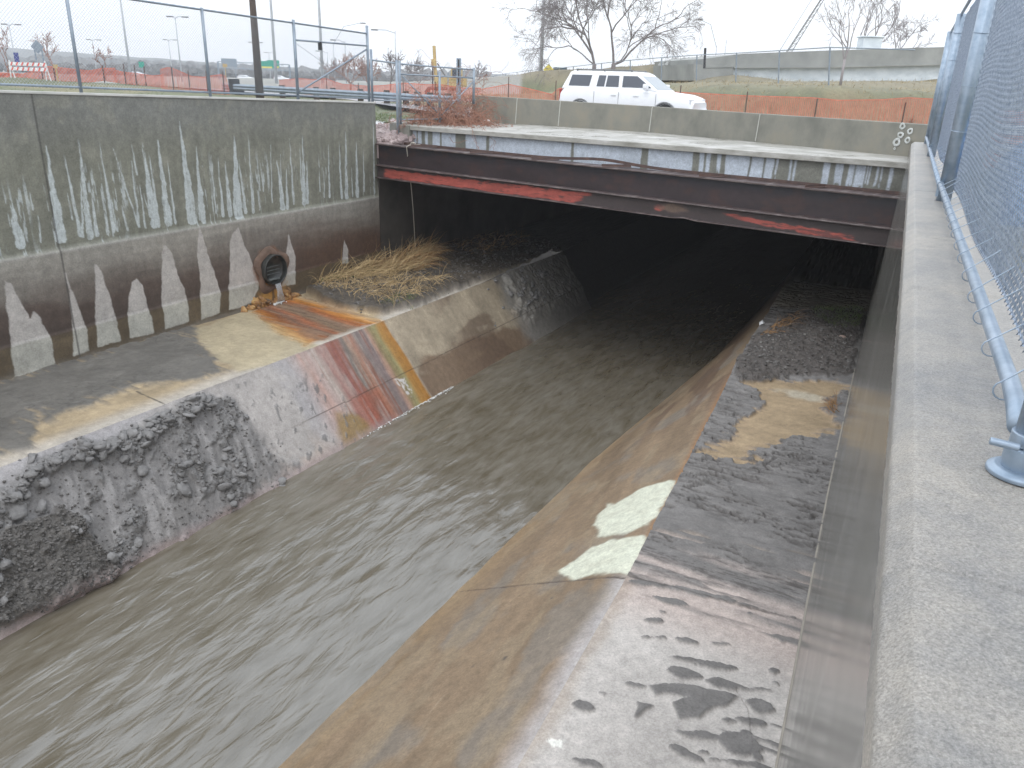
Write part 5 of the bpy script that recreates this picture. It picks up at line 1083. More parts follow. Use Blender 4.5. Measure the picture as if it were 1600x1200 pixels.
def vehicle(name, lab, cat, loc, head, L=4.9, W=1.95, H=1.86, paint=None, van=False, group=None, simple=False, rails=True):
    """front along local +x"""
    paint = paint or m_carw
    rt = empty(name, loc, math.pi/2-head, label=lab, cat=cat, group=group)
    h0 = .42; hb = (1.04 if simple else 1.14) if not van else 1.15; x0, x1 = -L/2, L/2
    # lower body: stations along x: (x, z bottom, z top, half width)
    st_ = [(x0, .5, .98, .80), (x0+.06, .42, 1.02, .90), (x0+.25, .38, hb+.02, .96), (x0+1.0, .36, hb+.03, 1.0), (x1-1.75, .36, hb+.01, 1.0), (x1-1.2, .36, hb-.03, .98), (x1-.5, .38, hb-.10, .94), (x1-.15, .42, hb-.20, .86), (x1, .5, hb-.36, .74)]
    mb = MB(); sec = []
    for (x, zb, zt, hw) in st_:
        hw *= W/2; m_ = (zb+zt)/2
        sec.append([(x, -hw*.90, zb), (x, -hw, zb+.12), (x, -hw, m_+.05), (x, -hw*.97, zt-.05), (x, -hw*.90, zt), (x, hw*.90, zt), (x, hw*.97, zt-.05), (x, hw, m_+.05), (x, hw, zb+.12), (x, hw*.90, zb)])
    k = len(sec[0])
    for s_ in sec: mb.v += s_
    for i in range(len(sec)-1):
        for j in range(k): mb.f.append((i*k+j, i*k+(j+1) % k, (i+1)*k+(j+1) % k, (i+1)*k+j))
    mb.f.append(tuple(range(k))); mb.f.append(tuple((len(sec)-1)*k+j for j in reversed(range(k))))
    def part(mb_, nm, mt, **kk): o = mb_.build(nm, mt, **kk); o.parent = rt; return o
    part(mb, 'body', paint, smooth=True, bevel=.02)
    # cabin
    xr, xf = x0+.10, x1-1.25; tr, tf = x0+.38, x1-2.10; wb, wt = W/2*.93, W/2*.76
    if van: tr = x0+.15; tf = x1-1.6; xf = x1-.9; wt = W/2*.88
    def cab(zz0, zz1, xa, xb, ta, tb, w0, w1):
        f = lambda z: (z-hb)/(H-hb)
        lo = [(xa, -w0, zz0), (xb, -w0, zz0), (xb, w0, zz0), (xa, w0, zz0)]; hi = [(ta, -w1, zz1), (tb, -w1, zz1), (tb, w1, zz1), (ta, w1, zz1)]; return lo, hi
    lo, hi = cab(hb-.03, H-.05, xr, xf, tr, tf, wb, wt); mb = MB(); mb.hexa(lo, hi); part(mb, 'cabin', paint, bevel=.05)
    mb = MB(); mb.hexa([(tr-.04, -wt-.01, H-.075), (tf+.05, -wt-.01, H-.075), (tf+.05, wt+.01, H-.075), (tr-.04, wt+.01, H-.075)], [(tr+.1, -wt+.1, H), (tf-.15, -wt+.1, H), (tf-.15, wt-.1, H), (tr+.1, wt-.1, H)]); part(mb, 'roof', paint, bevel=.03, smooth=True)
    z0_, z1_ = hb+.09, H-.145
    def sw(sx0, sx1, tx0, tx1, sgn, mt, nm='window'):
        f0_ = (z0_-(hb-.03))/((H-.05)-(hb-.03)); f1_ = (z1_-(hb-.03))/((H-.05)-(hb-.03)); y0_ = (wb+(wt-wb)*f0_)*sgn; y1_ = (wb+(wt-wb)*f1_)*sgn; e = .012*sgn
        mb = MB(); a = [(sx0, y0_-e, z0_), (sx1, y0_-e, z0_), (tx1, y1_-e, z1_), (tx0, y1_-e, z1_)]; c_ = [(p[0], p[1]+2*e, p[2]) for p in a]; mb.hexa(a, c_); part(mb, nm, mt)
    wins = [(xr+.30, xr+1.13, tr+.10, xr+1.18), (xr+1.42, xr+1.72, xr+1.46, xr+1.74), (xr+1.78, xr+2.28, xr+1.80, xr+2.24), (xr+2.42, xf-.28, xr+2.40, tf-.02)]
    if van: wins = [(xf-1.2, xf-.3, xf-1.2, tf-.1)]
    if simple and not van: wins = [(xr+.25, xr+.9, tr+.1, xr+.9), (xr+1.0, xf-.3, xr+1.0, tf-.05)]
    for sgn in (-1, 1):
        for i, w_ in enumerate(wins): sw(*w_, sgn, m_glass if not (not simple and not van and i in (2,)) else m_glass)
    for (xa, ta, nm, mt) in ((xf, tf, 'windscreen', m_ws), (xr, tr, 'rear_window', m_glass)):
        s_ = 1 if xa > 0 else -1; f0_ = .12; f1_ = .86; P0_ = xa+(ta-xa)*f0_; P1_ = xa+(ta-xa)*f1_; Z0_ = hb-.03+(H-.05-hb+.03)*f0_; Z1_ = hb-.03+(H-.05-hb+.03)*f1_; y0_ = wb+(wt-wb)*f0_-.09; y1_ = wb+(wt-wb)*f1_-.09
        mb = MB(); e = .012*s_; a = [(P0_-e, -y0_, Z0_), (P0_-e, y0_, Z0_), (P1_-e, y1_, Z1_), (P1_-e, -y1_, Z1_)]; mb.hexa(a, [(p[0]+2*e, p[1], p[2]) for p in a]); part(mb, nm, mt)
    for sx_ in (x0+.95, x1-.95):
        for sgn in (-1, 1):
            y = sgn*(W/2-.10); mb = MB(); mb.tube([(sx_, y-.12, .36), (sx_, y+.12, .36)], .36, 24); o = part(mb, 'wheel', m_tyre, smooth=False, bevel=.02)
            if not simple:
                mb = MB(); mb.tube([(sx_, y+sgn*.10, .36), (sx_, y+sgn*.135, .36)], .22, 20); r_o = mb.build('rim', m_chrome); r_o.parent = o
                mb = MB(); ring = [(sx_+math.cos(t)*.41, sgn*(W/2-.002), .36+math.sin(t)*.41) for t in np.linspace(-.25, math.pi+.25, 14)]; mb.tube(ring, .035, 6); part(mb, 'wheel_arch', m_grey)
    for sgn in (-1, 1):
        mb = MB(); mb.box((x1-.16, sgn*W*.33, hb-.31), (.16, .34, .16)); part(mb, 'headlight', m_lamp, bevel=.02)
        mb = MB(); mb.box((x0+.06, sgn*W*.40, .92), (.08, .16, .34)); part(mb, 'tail_light', m_red, bevel=.01)
        if not simple:
            mb = MB(); mb.box((xf-.42, sgn*(W/2+.09), hb+.13), (.16, .24, .18)); part(mb, 'wing_mirror', paint, bevel=.04)
            mb = MB(); mb.tube([(tr+.2, sgn*(wt-.08), H+.045), (tf-.25, sgn*(wt-.08), H+.045)], .018, 6)
            for xx in (tr+.25, (tr+tf)/2, tf-.3): mb.box((xx, sgn*(wt-.08), H+.015), (.05, .03, .06))
            part(mb, 'roof_rail', m_grey)
            for dx, dw in ((xr+1.38, .012), (xr+2.34, .012), (xf-.05, .012)):
                mb = MB(); mb.box((dx, sgn*(W/2+.0005), .78), (dw, .006, .56)); part(mb, 'door_seam', m_grey)
            for dx in (xr+2.15, xr+3.0):
                mb = MB(); mb.box((dx, sgn*(W/2+.012), .96), (.2, .025, .03)); part(mb, 'door_handle', paint)
            mb = MB(); mb.box((0, sgn*(W/2-.02), .40), (L-2.7, .06, .10)); part(mb, 'sill', m_grey)
    mb = MB(); mb.box((x1-.10, 0, .52), (.22, W*.86, .20)); part(mb, 'front_bumper', m_grey if simple else paint, bevel=.05)
    mb = MB(); mb.box((x0+.05, 0, .55), (.2, W*.88, .20)); part(mb, 'rear_bumper', paint, bevel=.05)
    return rt
cpos = Vector(Yp(988, 150, 30.6)); rd = (Vector(pts[2])-Vector(pts[4])).normalized()
vehicle('parked_car' if False else 'white_car', 'white four wheel drive estate car passing behind the bridge parapet', 'car', (cpos.x, cpos.y, -1.29), math.atan2(rd.x, rd.y), L=5.15, W=2.0, H=1.75)

# ================================================================== orange safety netting
m_post = M_flat('dark_steel_stake', (.10, .06, .05), .7)
def netting(lab, top, Ys, hgt_, stakes, seed=0, bunch=0, group='orange safety nets around the works'):
    rs = np.random.RandomState(seed); xs_ = np.linspace(top[0][0], top[-1][0], int(abs(top[-1][0]-top[0][0])/3)+2)
    rt = None; T_ = []; B_ = []
    for x in xs_:
        y = np.interp(x, [t[0] for t in top], [t[1] for t in top]); Y = np.interp(x, [t[0] for t in top], Ys); P_ = Vector(Yp(x, y, Y)); T_.append(P_)
        h_ = np.interp(x, [t[0] for t in top], hgt_) if hasattr(hgt_, '__len__') else hgt_
        B_.append(Vector((P_.x+rs.normal(0, .03), P_.y+rs.normal(0, .05), P_.z-h_)))
    rt = empty('safety_net', tuple(B_[0]), 0, label=lab, cat='safety fence'); mb = MB(); nr = 26
    for r_ in range(nr+1):
        f = r_/nr; wv = .016 if 0 < r_ < nr else .035
        for i in range(len(T_)-1):
            sg = .04*math.sin(i*1.1+r_*.4)*(1 if 0 < r_ < nr else .2); p = T_[i].lerp(B_[i], f); q = T_[i+1].lerp(B_[i+1], f); dn = Vector((0, 0, -wv)); off = Vector((0, sg, 0)); o2 = Vector((0, .04*math.sin((i+1)*1.1+r_*.4)*(1 if 0 < r_ < nr else .2), 0))
            mb.quad(p+off, q+o2, q+o2+dn, p+off+dn)
    for i in range(len(T_)-1):
        L_ = (T_[i+1]-T_[i]).length; kk = max(1, int(L_/.11))
        for k in range(kk):
            f = k/kk; p = T_[i].lerp(T_[i+1], f); q = B_[i].lerp(B_[i+1], f); d = (T_[i+1]-T_[i]).normalized()*.018; mb.quad(p, p+d, q+d, q)
    keep(mb.build('netting', m_orange), rt)
    for sx_, sy in stakes:
        Y = np.interp(sx_, [t[0] for t in top], Ys); P_ = Vector(Yp(sx_, sy, Y)); yb = np.interp(sx_, [v for v in xs_], [v.z for v in B_]); mb = MB(); mb.box((P_.x, P_.y-.03, (P_.z+yb-.3)/2), (.045, .035, P_.z-yb+.3)); keep(mb.build('stake', m_post), rt)
    return rt
netting('long orange safety net below the overpass on the right behind the parapet', [(752,139),(795,131),(835,140),(862,147),(872,138),(900,133),(960,138),(1050,143),(1168,149),(1270,152),(1310,156),(1380,155),(1420,152),(1475,155)], [46,45,44,43,43,43,42,40.5,39,38.5,38.5,39,39,39], [1.1,1.3,1.1,.9,1.1,1.2,1.2,1.2,1.2,1.25,1.2,1.25,1.3,1.3], [(795,120),(869,126),(1064,133),(1168,143),(1277,154),(1415,160),(1470,150)], 1)
netting('sagging orange safety net behind the guardrail and the bare bushes', [(436,125),(467,122),(490,124),(510,122),(522,127),(535,131),(575,134),(600,133),(630,129),(670,132),(685,131),(725,137),(752,137)], [52,50,49,49,48,48,48,47,47,47,47,47,46], [.7,.85,.85,1.0,.8,.75,.7,.75,.95,.9,.9,.8,.8], [(510,120),(560,130),(630,127),(680,128)], 2)
netting('orange safety net running behind the striped barricade on the far left', [(-40,110),(0,113),(36,115),(75,103),(110,107),(140,110),(160,106),(180,106)], [47,46,46,45,45,44,44,44], [.5,.45,.5,.75,.65,.55,.6,.7], [(65,108),(84,106),(160,101)], 3)
netting('slack orange safety net between thin stakes in the middle of the far grass', [(176,108),(192,112),(212,114),(240,118),(256,116)], [45,44,44,43,43], [.6,.6,.65,.6,.8], [(193,100),(210,102),(225,103)], 4)
netting('bunched bright orange safety net beside the third fence post', [(250,108),(262,105),(272,107),(288,114),(300,119),(318,120),(330,118),(344,116),(352,118),(356,128)], [41,41,41,41,41,41,41,41,41,41], [1.05,1.2,1.15,1.0,.9,.85,.9,1.0,.9,.6], [(268,104),(294,110),(322,110),(348,112)], 5)

# ================================================================== guardrail with timber posts
gr_ = empty('guardrail', tuple(Yp(520, 160, 40)), 0, label='steel guardrail on stout dark timber posts along the far road', cat='guardrail')
def gY(x): return np.interp(x, [340, 425, 600, 660, 740], [44, 43, 40, 38.5, 36])
for x in (371, 406, 441, 494, 520, 563, 604, 634, 652, 672, 700):
    Y = gY(x); mb = MB(); h_ = hor(x); zt_ = Yp(x, np.interp(x, [371, 494, 610, 700], [129, 136, 141, 146]), Y)[2]; P_ = Yp(x, 140, Y); mb.box((P_[0], P_[1], zt_-.55), (.28, .24, 1.1), .2); keep(mb.build('timber_post', m_wood, bevel=.01), gr_)
mb = MB(); prof = [(0, .0), (.05, .04), (.08, .09), (.05, .14), (.0, .155), (.05, .17), (.08, .22), (.05, .27), (0, .31)]
xs_ = list(range(352, 720, 8)); rows = []
for x in xs_:
    Y = gY(x); P_ = Vector(Yp(x, np.interp(x, [352, 425, 520, 640, 720], [130, 134, 139.5, 146, 150]), Y)); rows.append([P_+Vector((-.1, -.25-o, -z)) for o, z in prof])
for i in range(len(rows)-1):
    for j in range(len(prof)-1): mb.quad(rows[i][j], rows[i+1][j], rows[i+1][j+1], rows[i][j+1])
keep(mb.build('rail', m_galvd), gr_)
# dark block at the guardrail end
mb = MB(); P_ = Yp(366, 132, 43.5); mb.box((P_[0], P_[1], P_[2]-.1), (.55, .3, .75), .3); mb.box((P_[0]+.35, P_[1], P_[2]-.35), (.3, .3, .5), .3); tag(mb.build('guardrail_terminal', m_dark, bevel=.02), 'dark chunky end block where the guardrail begins', 'end block')

# ================================================================== poles
pole_g = 'distant road light poles'
def lpole(lab, x, yt, yb, Y, r_, arms=(), group=None, mat=None, lean=0, nm='light_pole', cat='light pole'):
    b_ = Vector(Yp(x, yb, Y)); b_.z = min(b_.z, tz(b_.x, b_.y)); ztop = Yp(x, max(yt, -400), Y)[2]
    rt = empty(nm, tuple(b_), 0, label=lab, cat=cat, group=group); mb = MB(); mb.tube([b_-Vector((0, 0, .3)), Vector((b_.x+lean, b_.y, ztop))], [r_*1.1, r_*.5], 8); keep(mb.build('pole', mat or m_pole, smooth=True), rt)
    for (dx, dz, s_) in arms:
        t_ = Vector((b_.x+lean, b_.y, ztop)); mb = MB(); e_ = t_+Vector((dx, 0, dz)); mb.tube([t_-Vector((0, 0, .25)), t_+Vector((dx*.4, 0, dz*.8)), e_], r_*.5, 6); keep(mb.build('arm', mat or m_pole), rt)
        mb = MB(); mb.box((e_.x+(.3*s_ if dx else 0), e_.y, e_.z-.03), (.75*s_, .3, .14)); keep(mb.build('lamp_head', m_grey, bevel=.03), rt)
    return rt
up_ = lpole('brown timber utility pole behind the left wall fence', 406, -160, 149, 40, .19, mat=m_wood, nm='utility_pole', cat='utility pole')
lpole('slender pale mast just right of the timber utility pole', 431, -150, 116, 90, .16)
lpole('tall slender mast rising behind the gate panel', 504, -150, 118, 85, .15)
lpole('thin tapering mast between the second and third fence posts', 202, -60, 104, 110, .16)
lpole('tall mast left of the large leafless tree', 845, -160, 116, 95, .20)
for k, (x, yt, yb, Y, arms, lab) in enumerate(((282, 26, 103, 100, [(-.9, 0, 1), (.9, 0, 1)], 'twin headed light pole just left of the third fence post'), (150, 62, 104, 150, [(-.9, 0, 1), (.9, 0, 1)], 'small twin headed light pole right of the second fence post'), (268, 62, 104, 150, [(-.9, 0, 1), (.9, 0, 1)], 'small twin headed light pole beside the taller twin headed one'),
    (400, 66, 108, 150, [(-.9, 0, 1), (.9, 0, 1)], 'small twin headed light pole just left of the timber utility pole'), (422, 82, 110, 200, [(-1, 0, 1), (1, 0, 1)], 'tiny twin headed light pole above the green road sign'), (513, 81, 118, 150, [(-2.0, .1, 1)], 'light pole with one arm left of the curved arm pole'),
    (541, 64, 118, 115, [(-1.9, .1, 1)], 'light pole with one arm just left of the tall gate post'), (523, 66, 118, 120, [(4.0, 2.6, 1)], 'light pole with a long curved arm behind the gate brace'), (619, 48, 122, 95, [(-2.6, .05, 1)], 'light pole with one arm behind the narrow fence panel'), (25, 38, 100, 110, [(-.9, 0, 1), (.9, 0, 1)], 'twin headed light pole on the far left beside the blue banner'),
    (842, 72, 116, 130, [(-4, 1.2, 1)], 'faint light pole with curved arm beside the tall mast'), (1132, 62, 90, 120, [], 'thin short pole above the overpass end'), (1118, 72, 90, 120, [(-3, 3.4, 1)], 'light pole with curved arm above the overpass end'))):
    lpole(lab, x, yt, yb, Y, .10, arms, group=pole_g)
for x, yt, yb, lab in ((1102, 75, 93, 'short dark post at the end of the overpass rail'),):
    mb = MB(); P_ = Yp(x, yb, 62); mb.tube([P_-np.array([0, 0, .6]), Yp(x, yt, 62)], .09, 8); tag(mb.build('short_post', m_dark), lab, 'post')
pst = empty('grey_signal_post', tuple(Yp(717, 150, 36)), 0, label='square grey metal post with a dark slot behind the gate', cat='post')
mb = MB(); P_ = Yp(717, 91, 36); zb_ = -1.6; mb.box((P_[0], P_[1], (P_[2]+zb_)/2), (.19, .19, P_[2]-zb_)); keep(mb.build('casing', m_galvd, bevel=.01), pst)
mb = MB(); mb.box((P_[0], P_[1]-.098, P_[2]-.55), (.06, .01, 1.0)); keep(mb.build('slot', m_dark), pst)

# ================================================================== hill fence and overpass
hfp = [(1297,74,131,46),(1218,79,128,51),(1151,83,128,56),(1089,86,130,60),(1034,90,132,64),(985,94,134,68),(940,99,135,74),(896,104,136,82),(860,108,137,90),(826,110,137,96),(808,113,136,104),(790,115,136,110),(770,119,134,118),(755,123,133,126)]
hf = empty('hillside_fence', tuple(Yp(1150, 128, 56)), 0, label='thin chain link fence climbing the grassy hillside before the overpass', cat='fence')
tops = [Vector(Yp(x, yt, Y)) for x, yt, yb, Y in hfp]; bots = [Vector(Yp(x, yb, Y)) for x, yt, yb, Y in hfp]
for t_, b_ in zip(tops, bots): mb = MB(); mb.tube([b_-Vector((0, 0, .6)), t_], .045, 8); keep(mb.build('post', m_galvd), hf)
tR = Vector(Yp(1430, 78, 42))
mb = MB(); mb.tube([tR]+tops, .028, 6); keep(mb.build('top_rail', m_galvd), hf)
for i in range(3):
    a_, b_ = bots[i+1], bots[i]; d_ = b_-a_; L_ = Vector((d_.x, d_.y, 0)).length; d_.z = 0; d_.normalize()
    link_mesh('wire_mesh', hf, a_, d_, L_, 0, 0, h=.09, r_=.0022, n=3, mat=m_wiref, zbot=lambda s_: bots[i+1].z+(bots[i].z-bots[i+1].z)*s_/L_, ztop=lambda s_: tops[i+1].z+(tops[i].z-tops[i+1].z)*s_/L_)
m_over = M_noise('overpass_concrete', (.20, .21, .20), (.33, .335, .32), .5, .8, .2, 15, .01); m_overw = M_noise('pale_painted_beam', (.50, .56, .60), (.74, .79, .82), .9, .7, .1, 15, stretch=(1, 1, 2))
ov = empty('overpass', tuple(Yp(1300, 128, 66)), 0, label='long low concrete overpass with pale recessed beam on the hill', cat='bridge')
oA, oB = Vector(Yp(1147, 90, 64)), Vector(Yp(1520, 74, 64+3)); od = Vector((oB.x-oA.x, oB.y-oA.y, 0)).normalized(); on_ = Vector((-od.y, od.x, 0)); on_ = on_ if on_.y > 0 else -on_
def oz(x, y):
    t = Vector(ray(x, y)); P_ = t*(oA.dot(on_)/t.dot(on_)); return P_
def opanel(nm, poly_t, poly_b, dep, off_, mat):
    mb = MB(); pt_ = [oz(*p) for p in poly_t]; pb_ = [oz(*p) for p in poly_b]
    for i in range(len(pt_)-1):
        a, b_, c, d = pb_[i], pb_[i+1], pt_[i+1], pt_[i]; o = on_*off_; e_ = on_*dep
        mb.hexa([a+o, b_+o, b_+o+e_, a+o+e_], [d+o, c+o, c+o+e_, d+o+e_])
    keep(mb.build(nm, mat), ov)
opanel('parapet_wall', [(1100, 92), (1160, 84), (1290, 79), (1420, 75), (1600, 70)], [(1100, 106), (1160, 105), (1290, 104), (1420, 101), (1600, 97)], 12, 0, m_over)
opanel('end_block', [(1085, 100), (1146, 104.5)], [(1085, 126), (1146, 132)], 10, .05, m_over)
opanel('beam', [(1148, 105.5), (1290, 104.2), (1600, 97.5)], [(1148, 131), (1290, 131), (1600, 131)], 10, .35, m_overw)
opanel('ledge', [(1146, 104), (1290, 103), (1600, 96)], [(1146, 106.5), (1290, 106), (1600, 99)], 1.2, -.12, m_over)
mb = MB(); P_ = Vector(Yp(1358, 70, 67)); mb.box((P_.x, P_.y, P_.z), (1.45, 1.2, 1.0)); mb.box((P_.x, P_.y, P_.z+.55), (1.65, 1.4, .09)); tag(mb.build('cabinet', m_overw, bevel=.03), 'pale box shaped cabinet standing on the overpass', 'cabinet')
cr = empty('crane_boom', tuple(Yp(1225, 84, 100)), 0, label='thin lattice crane boom slanting up behind the overpass', cat='crane')
cA, cB = Vector(Yp(1226, 92, 100)), Vector(Yp(1300, -25, 100)); cs = Vector((.45, 0, .25))
for o in (cs, -cs, Vector((0, .6, 0))): mb = MB(); mb.tube([cA+o, cB+o*.5], .045, 5); keep(mb.build('chord', m_grey), cr)
mb = MB()
for k in range(26):
    f = k/26; g_ = (k+1)/26; s0_ = 1 if k % 2 else -1; mb.tube([cA.lerp(cB, f)+cs*s0_*(1-f*.5), cA.lerp(cB, g_)-cs*s0_*(1-g_*.5)], .028, 4)
keep(mb.build('lacing', m_grey), cr)
mb = MB(); mb.tube([cA+Vector((-1.0, 0, .3)), cB+Vector((-1.2, 0, 0))], .03, 4); keep(mb.build('pendant_line', m_grey), cr)

# ================================================================== things in the far works area
m_yel = M_noise('yellow_machine_paint', (.42, .30, .13), (.56, .42, .20), 3, .5); m_gsign = M_flat('green_sign_face', (.01, .28, .20), .4); m_ysign = M_flat('yellow_sign_face', (.75, .62, .10), .4)
rig = empty('drill_rig', tuple(Yp(690, 131, 62)), 0, label='yellow tracked drill rig with upright mast beyond the gate', cat='drill rig'); rb = Vector(Yp(690, 131, 62)); rb.z = tz(rb.x, rb.y)-.1
def rbox(nm, c, sz, mt, rz=0, ry=0): mb = MB(); mb.box(Vector(c)+rb, sz, rz, 0, ry); keep(mb.build(nm, mt, bevel=.03), rig)
for y in (-.8, .8):
    mb = MB(); pl = [rb+Vector((x, y, z)) for x, z in ((-1.1, .25), (-.9, .05), (1.2, .05), (1.45, .3), (1.2, .55), (-.9, .55), (-1.1, .25))]; mb.tube(pl, .13, 6); keep(mb.build('track', m_dark), rig)
rbox('body', (.5, 0, .95), (1.9, 1.5, .75), m_yel); rbox('cab', (1.15, -.4, 1.6), (.8, .8, .85), m_yel); rbox('cab_window', (1.15, -.81, 1.65), (.6, .03, .5), m_glass); rbox('counterweight', (1.6, 0, 1.0), (.5, 1.4, .6), m_yel)
rbox('mast', (-.45, -.2, 1.9), (.22, .25, 3.1), m_yel, 0, -.05); rbox('hydraulic_ram', (.1, -.2, 1.7), (.10, .1, 1.4), m_grey, 0, -.6); rbox('drill_head', (-.55, -.35, 2.3), (.32, .3, .5), m_yel); rbox('drill_rod', (-.62, -.38, 1.3), (.08, .08, 2.2), m_dark)
def sign(nm, lab, x, y, Y, w_, h_, mt, posts=(0,), diamond=False, trim=None, zb=None):
    P_ = Vector(Yp(x, y, Y)); rt = empty(nm, tuple(P_), 0, label=lab, cat='sign'); mb = MB(); mb.box(P_, (w_, .05, h_), 0, 0, R(45) if diamond else 0); keep(mb.build('panel', mt), rt)
    if trim: mb = MB(); mb.box(P_+Vector((w_*trim[0], -.035, h_*trim[1])), (w_*trim[2], .02, h_*trim[3])); keep(mb.build('exit_strip', m_ysign), rt)
    for dx in posts: mb = MB(); g_ = tz(P_.x+dx, P_.y); mb.box((P_.x+dx, P_.y+.06, (P_.z+g_)/2-.1), (.08, .06, P_.z-g_+.2)); keep(mb.build('sign_post', m_galvd), rt)
sign('diamond_sign', 'grey back of a diamond shaped warning sign on two posts', 58, 73, 58, .62, .62, m_galvd, (-.25, .25), True)
sign('road_sign', 'green highway sign with yellow strip left of the timber pole', 417, 101, 130, 2.6, 1.0, m_gsign, (), trim=(-.1, -.38, .8, .2))
sign('road_sign', 'green highway sign with yellow strip right of the timber pole', 427, 100, 132, 1.9, 1.1, m_gsign, (), trim=(.05, -.4, .8, .2))
sign('billboard', 'grey blank back of a billboard in the far distance', 358, 98, 120, 2.2, 1.1, m_galvd, (-.8, .8))
sign('small_green_sign', 'tiny green road sign in the distance between the fence posts', 221, 101, 110, .7, .7, m_gsign, (0,))
sign('white_sign', 'pale house shaped sign right of the drill rig mast', 700, 105, 60, .5, .5, m_white, (0,), True)
sign('yellow_sign', 'small pale yellow diamond sign at the foot of the tall mast', 857, 109, 88, .8, .8, m_ysign, (0,), True)
gt = empty('sign_gantry', tuple(Yp(380, 98, 132)), 0, label='faint lattice sign gantry spanning behind the timber pole', cat='gantry'); gA, gB = Vector(Yp(340, 96, 132)), Vector(Yp(452, 101, 132))
for dz in (0, -.9): mb = MB(); mb.tube([gA+Vector((0, 0, dz)), gB+Vector((0, 0, dz))], .07, 5); keep(mb.build('chord', m_galvd), gt)
mb = MB()
for k in range(20): mb.tube([gA.lerp(gB, k/20)+Vector((0, 0, -.9*(k % 2))), gA.lerp(gB, (k+1)/20)+Vector((0, 0, -.9*((k+1) % 2)))], .04, 4)
keep(mb.build('lacing', m_galvd), gt)
for p_ in (gA, gB): mb = MB(); mb.tube([Vector((p_.x, p_.y, tz(p_.x, p_.y))), p_], .14, 6); keep(mb.build('support', m_galvd), gt)
# striped barricade
m_redw = M_flat('red_stripe', (.70, .10, .07), .5)
bar = empty('striped_barricade', tuple(Yp(42, 122, 44)), 0, label='white road barricade with slanted red stripes on the far left', cat='barricade')
b0 = Vector(Yp(17, 121, 44.5)); b0.z = Yp(17, 121.5, 44.5)[2]; bw = Vector(Yp(76, 124, 43.5)); bd = (bw-b0); bl = bd.length; bd.normalize()
for zz in (.62, .38):
    mb = MB(); a, c = b0+Vector((0, 0, zz)), bw+Vector((0, 0, zz)); mb.hexa([a, c, c+Vector((0, .04, 0)), a+Vector((0, .04, 0))], [p_+Vector((0, 0, .17)) for p_ in (a, c, c+Vector((0, .04, 0)), a+Vector((0, .04, 0)))]); pl_ = mb.build('plank', m_white); keep(pl_, bar)
    for k in range(7):
        s_ = .12+k*bl/7; p_ = a+bd*s_-Vector((0, .006, 0)); mb = MB(); mb.add([p_, p_+bd*.13, p_+bd*.25+Vector((0, 0, .17)), p_+bd*.12+Vector((0, 0, .17))], [(0, 1, 2, 3)]); keep(mb.build('stripe', m_redw), bar)
for f in (.03, .97):
    p_ = b0.lerp(bw, f)
    mb = MB()
    for sgn in (-1, 1): mb.tube([p_+Vector((.12*sgn, .1, -.1)), p_+Vector((0, .02, .88))], .03, 5)
    keep(mb.build('leg', m_white), bar)
sign('blue_banner', 'small dark blue and white banner at the left edge', 26, 91, 60, .32, .75, M_flat('navy_fabric', (.05, .06, .22), .6), (0,))
for x, y, lab in ((88, 110, 'yellow hazard post beside the striped barricade'), (352, 109, 'small yellow flag on the bunched orange net')):
    mb = MB(); P_ = Yp(x, y, 43); mb.tube([P_-np.array([0, 0, .6]), P_+np.array([0, 0, .25])], .035 if x < 100 else .02, 8); mb.box(P_+np.array([0, 0, .2]), (.22, .05, .16)); tag(mb.build('hazard_marker', m_yel), lab, 'marker')
for x, y, Y, kw, lab in ((183, 99, 310, dict(van=True, L=5.6, W=2.2, H=2.3), 'white camper van in the distance right of the second fence post'), (384, 117, 230, dict(L=4.4, W=1.8, H=1.5), 'white distant car by the guardrail end block'), (216, 109, 250, dict(L=4.3, W=1.8, H=1.4), 'white distant car behind the middle orange net'), (440, 119, 240, dict(L=4.3, W=1.8, H=1.5), 'pale distant car right of the timber pole')):
    P_ = Yp(x, y, Y); vehicle('distant_van' if kw.get('van') else 'distant_car', lab, 'van' if kw.get('van') else 'car', (P_[0], P_[1], tz(P_[0], P_[1])+.02), R(100), simple=True, group='vehicles in the distance', **kw)
mb = MB(); P_ = Yp(875, 111, 95); mb.box((P_[0], P_[1], P_[2]), (1.4, 1.2, .75), .1); dp_ = mb.build('dumpster', M_flat('dark_blue_steel', (.05, .09, .12), .5), bevel=.03); tag(dp_, 'dark blue skip with a bright blue panel on the hill', 'skip')
mb = MB(); mb.box((P_[0]-.38, P_[1]-.62, P_[2]+.02), (.5, .03, .4), .1); keep(mb.build('blue_panel', M_flat('bright_blue', (.05, .22, .50), .4)), dp_)
# rubble along the hilltop and the dry bank plants
mb = MB(); rs = np.random.RandomState(77)
for i in range(160):
    x = rs.uniform(1030, 1100); Y = 74+rs.normal(0, 1.5); P_ = Yp(x, np.interp(x, [1030, 1100], [103, 95]), Y); blob(mb, tuple(P_), (rs.uniform(.12, .4),)*3, i, 6, 4, .5)
tag(mb.build('rubble', m_over), 'line of dark broken rubble along the hill top beside the overpass', 'rubble', kind='stuff')
ss = []
for i in range(9000):
    x, y = rs.uniform(-5, 40), rs.uniform(44, 82); ss.append((x, y, tz(x, y)-.03))
tag(blades('hill_grass', ss, M_noise('withered_hill_grass', (.24, .20, .11), (.42, .34, .2), .4, .9, 0), .12, .38, (.2, 0), .9, .03, seed=33), 'withered tan and green grass over the hillside', 'grass', kind='stuff')
ss = []
for i in range(9000):
    x, y = rs.uniform(-60, 2), rs.uniform(30, 60); ss.append((x, y, tz(x, y)-.03))
tag(blades('meadow_grass', ss, m_green, .08, .25, (.1, 0), .9, .02, seed=34), 'short green grass beyond the wall on the left', 'grass', kind='stuff')
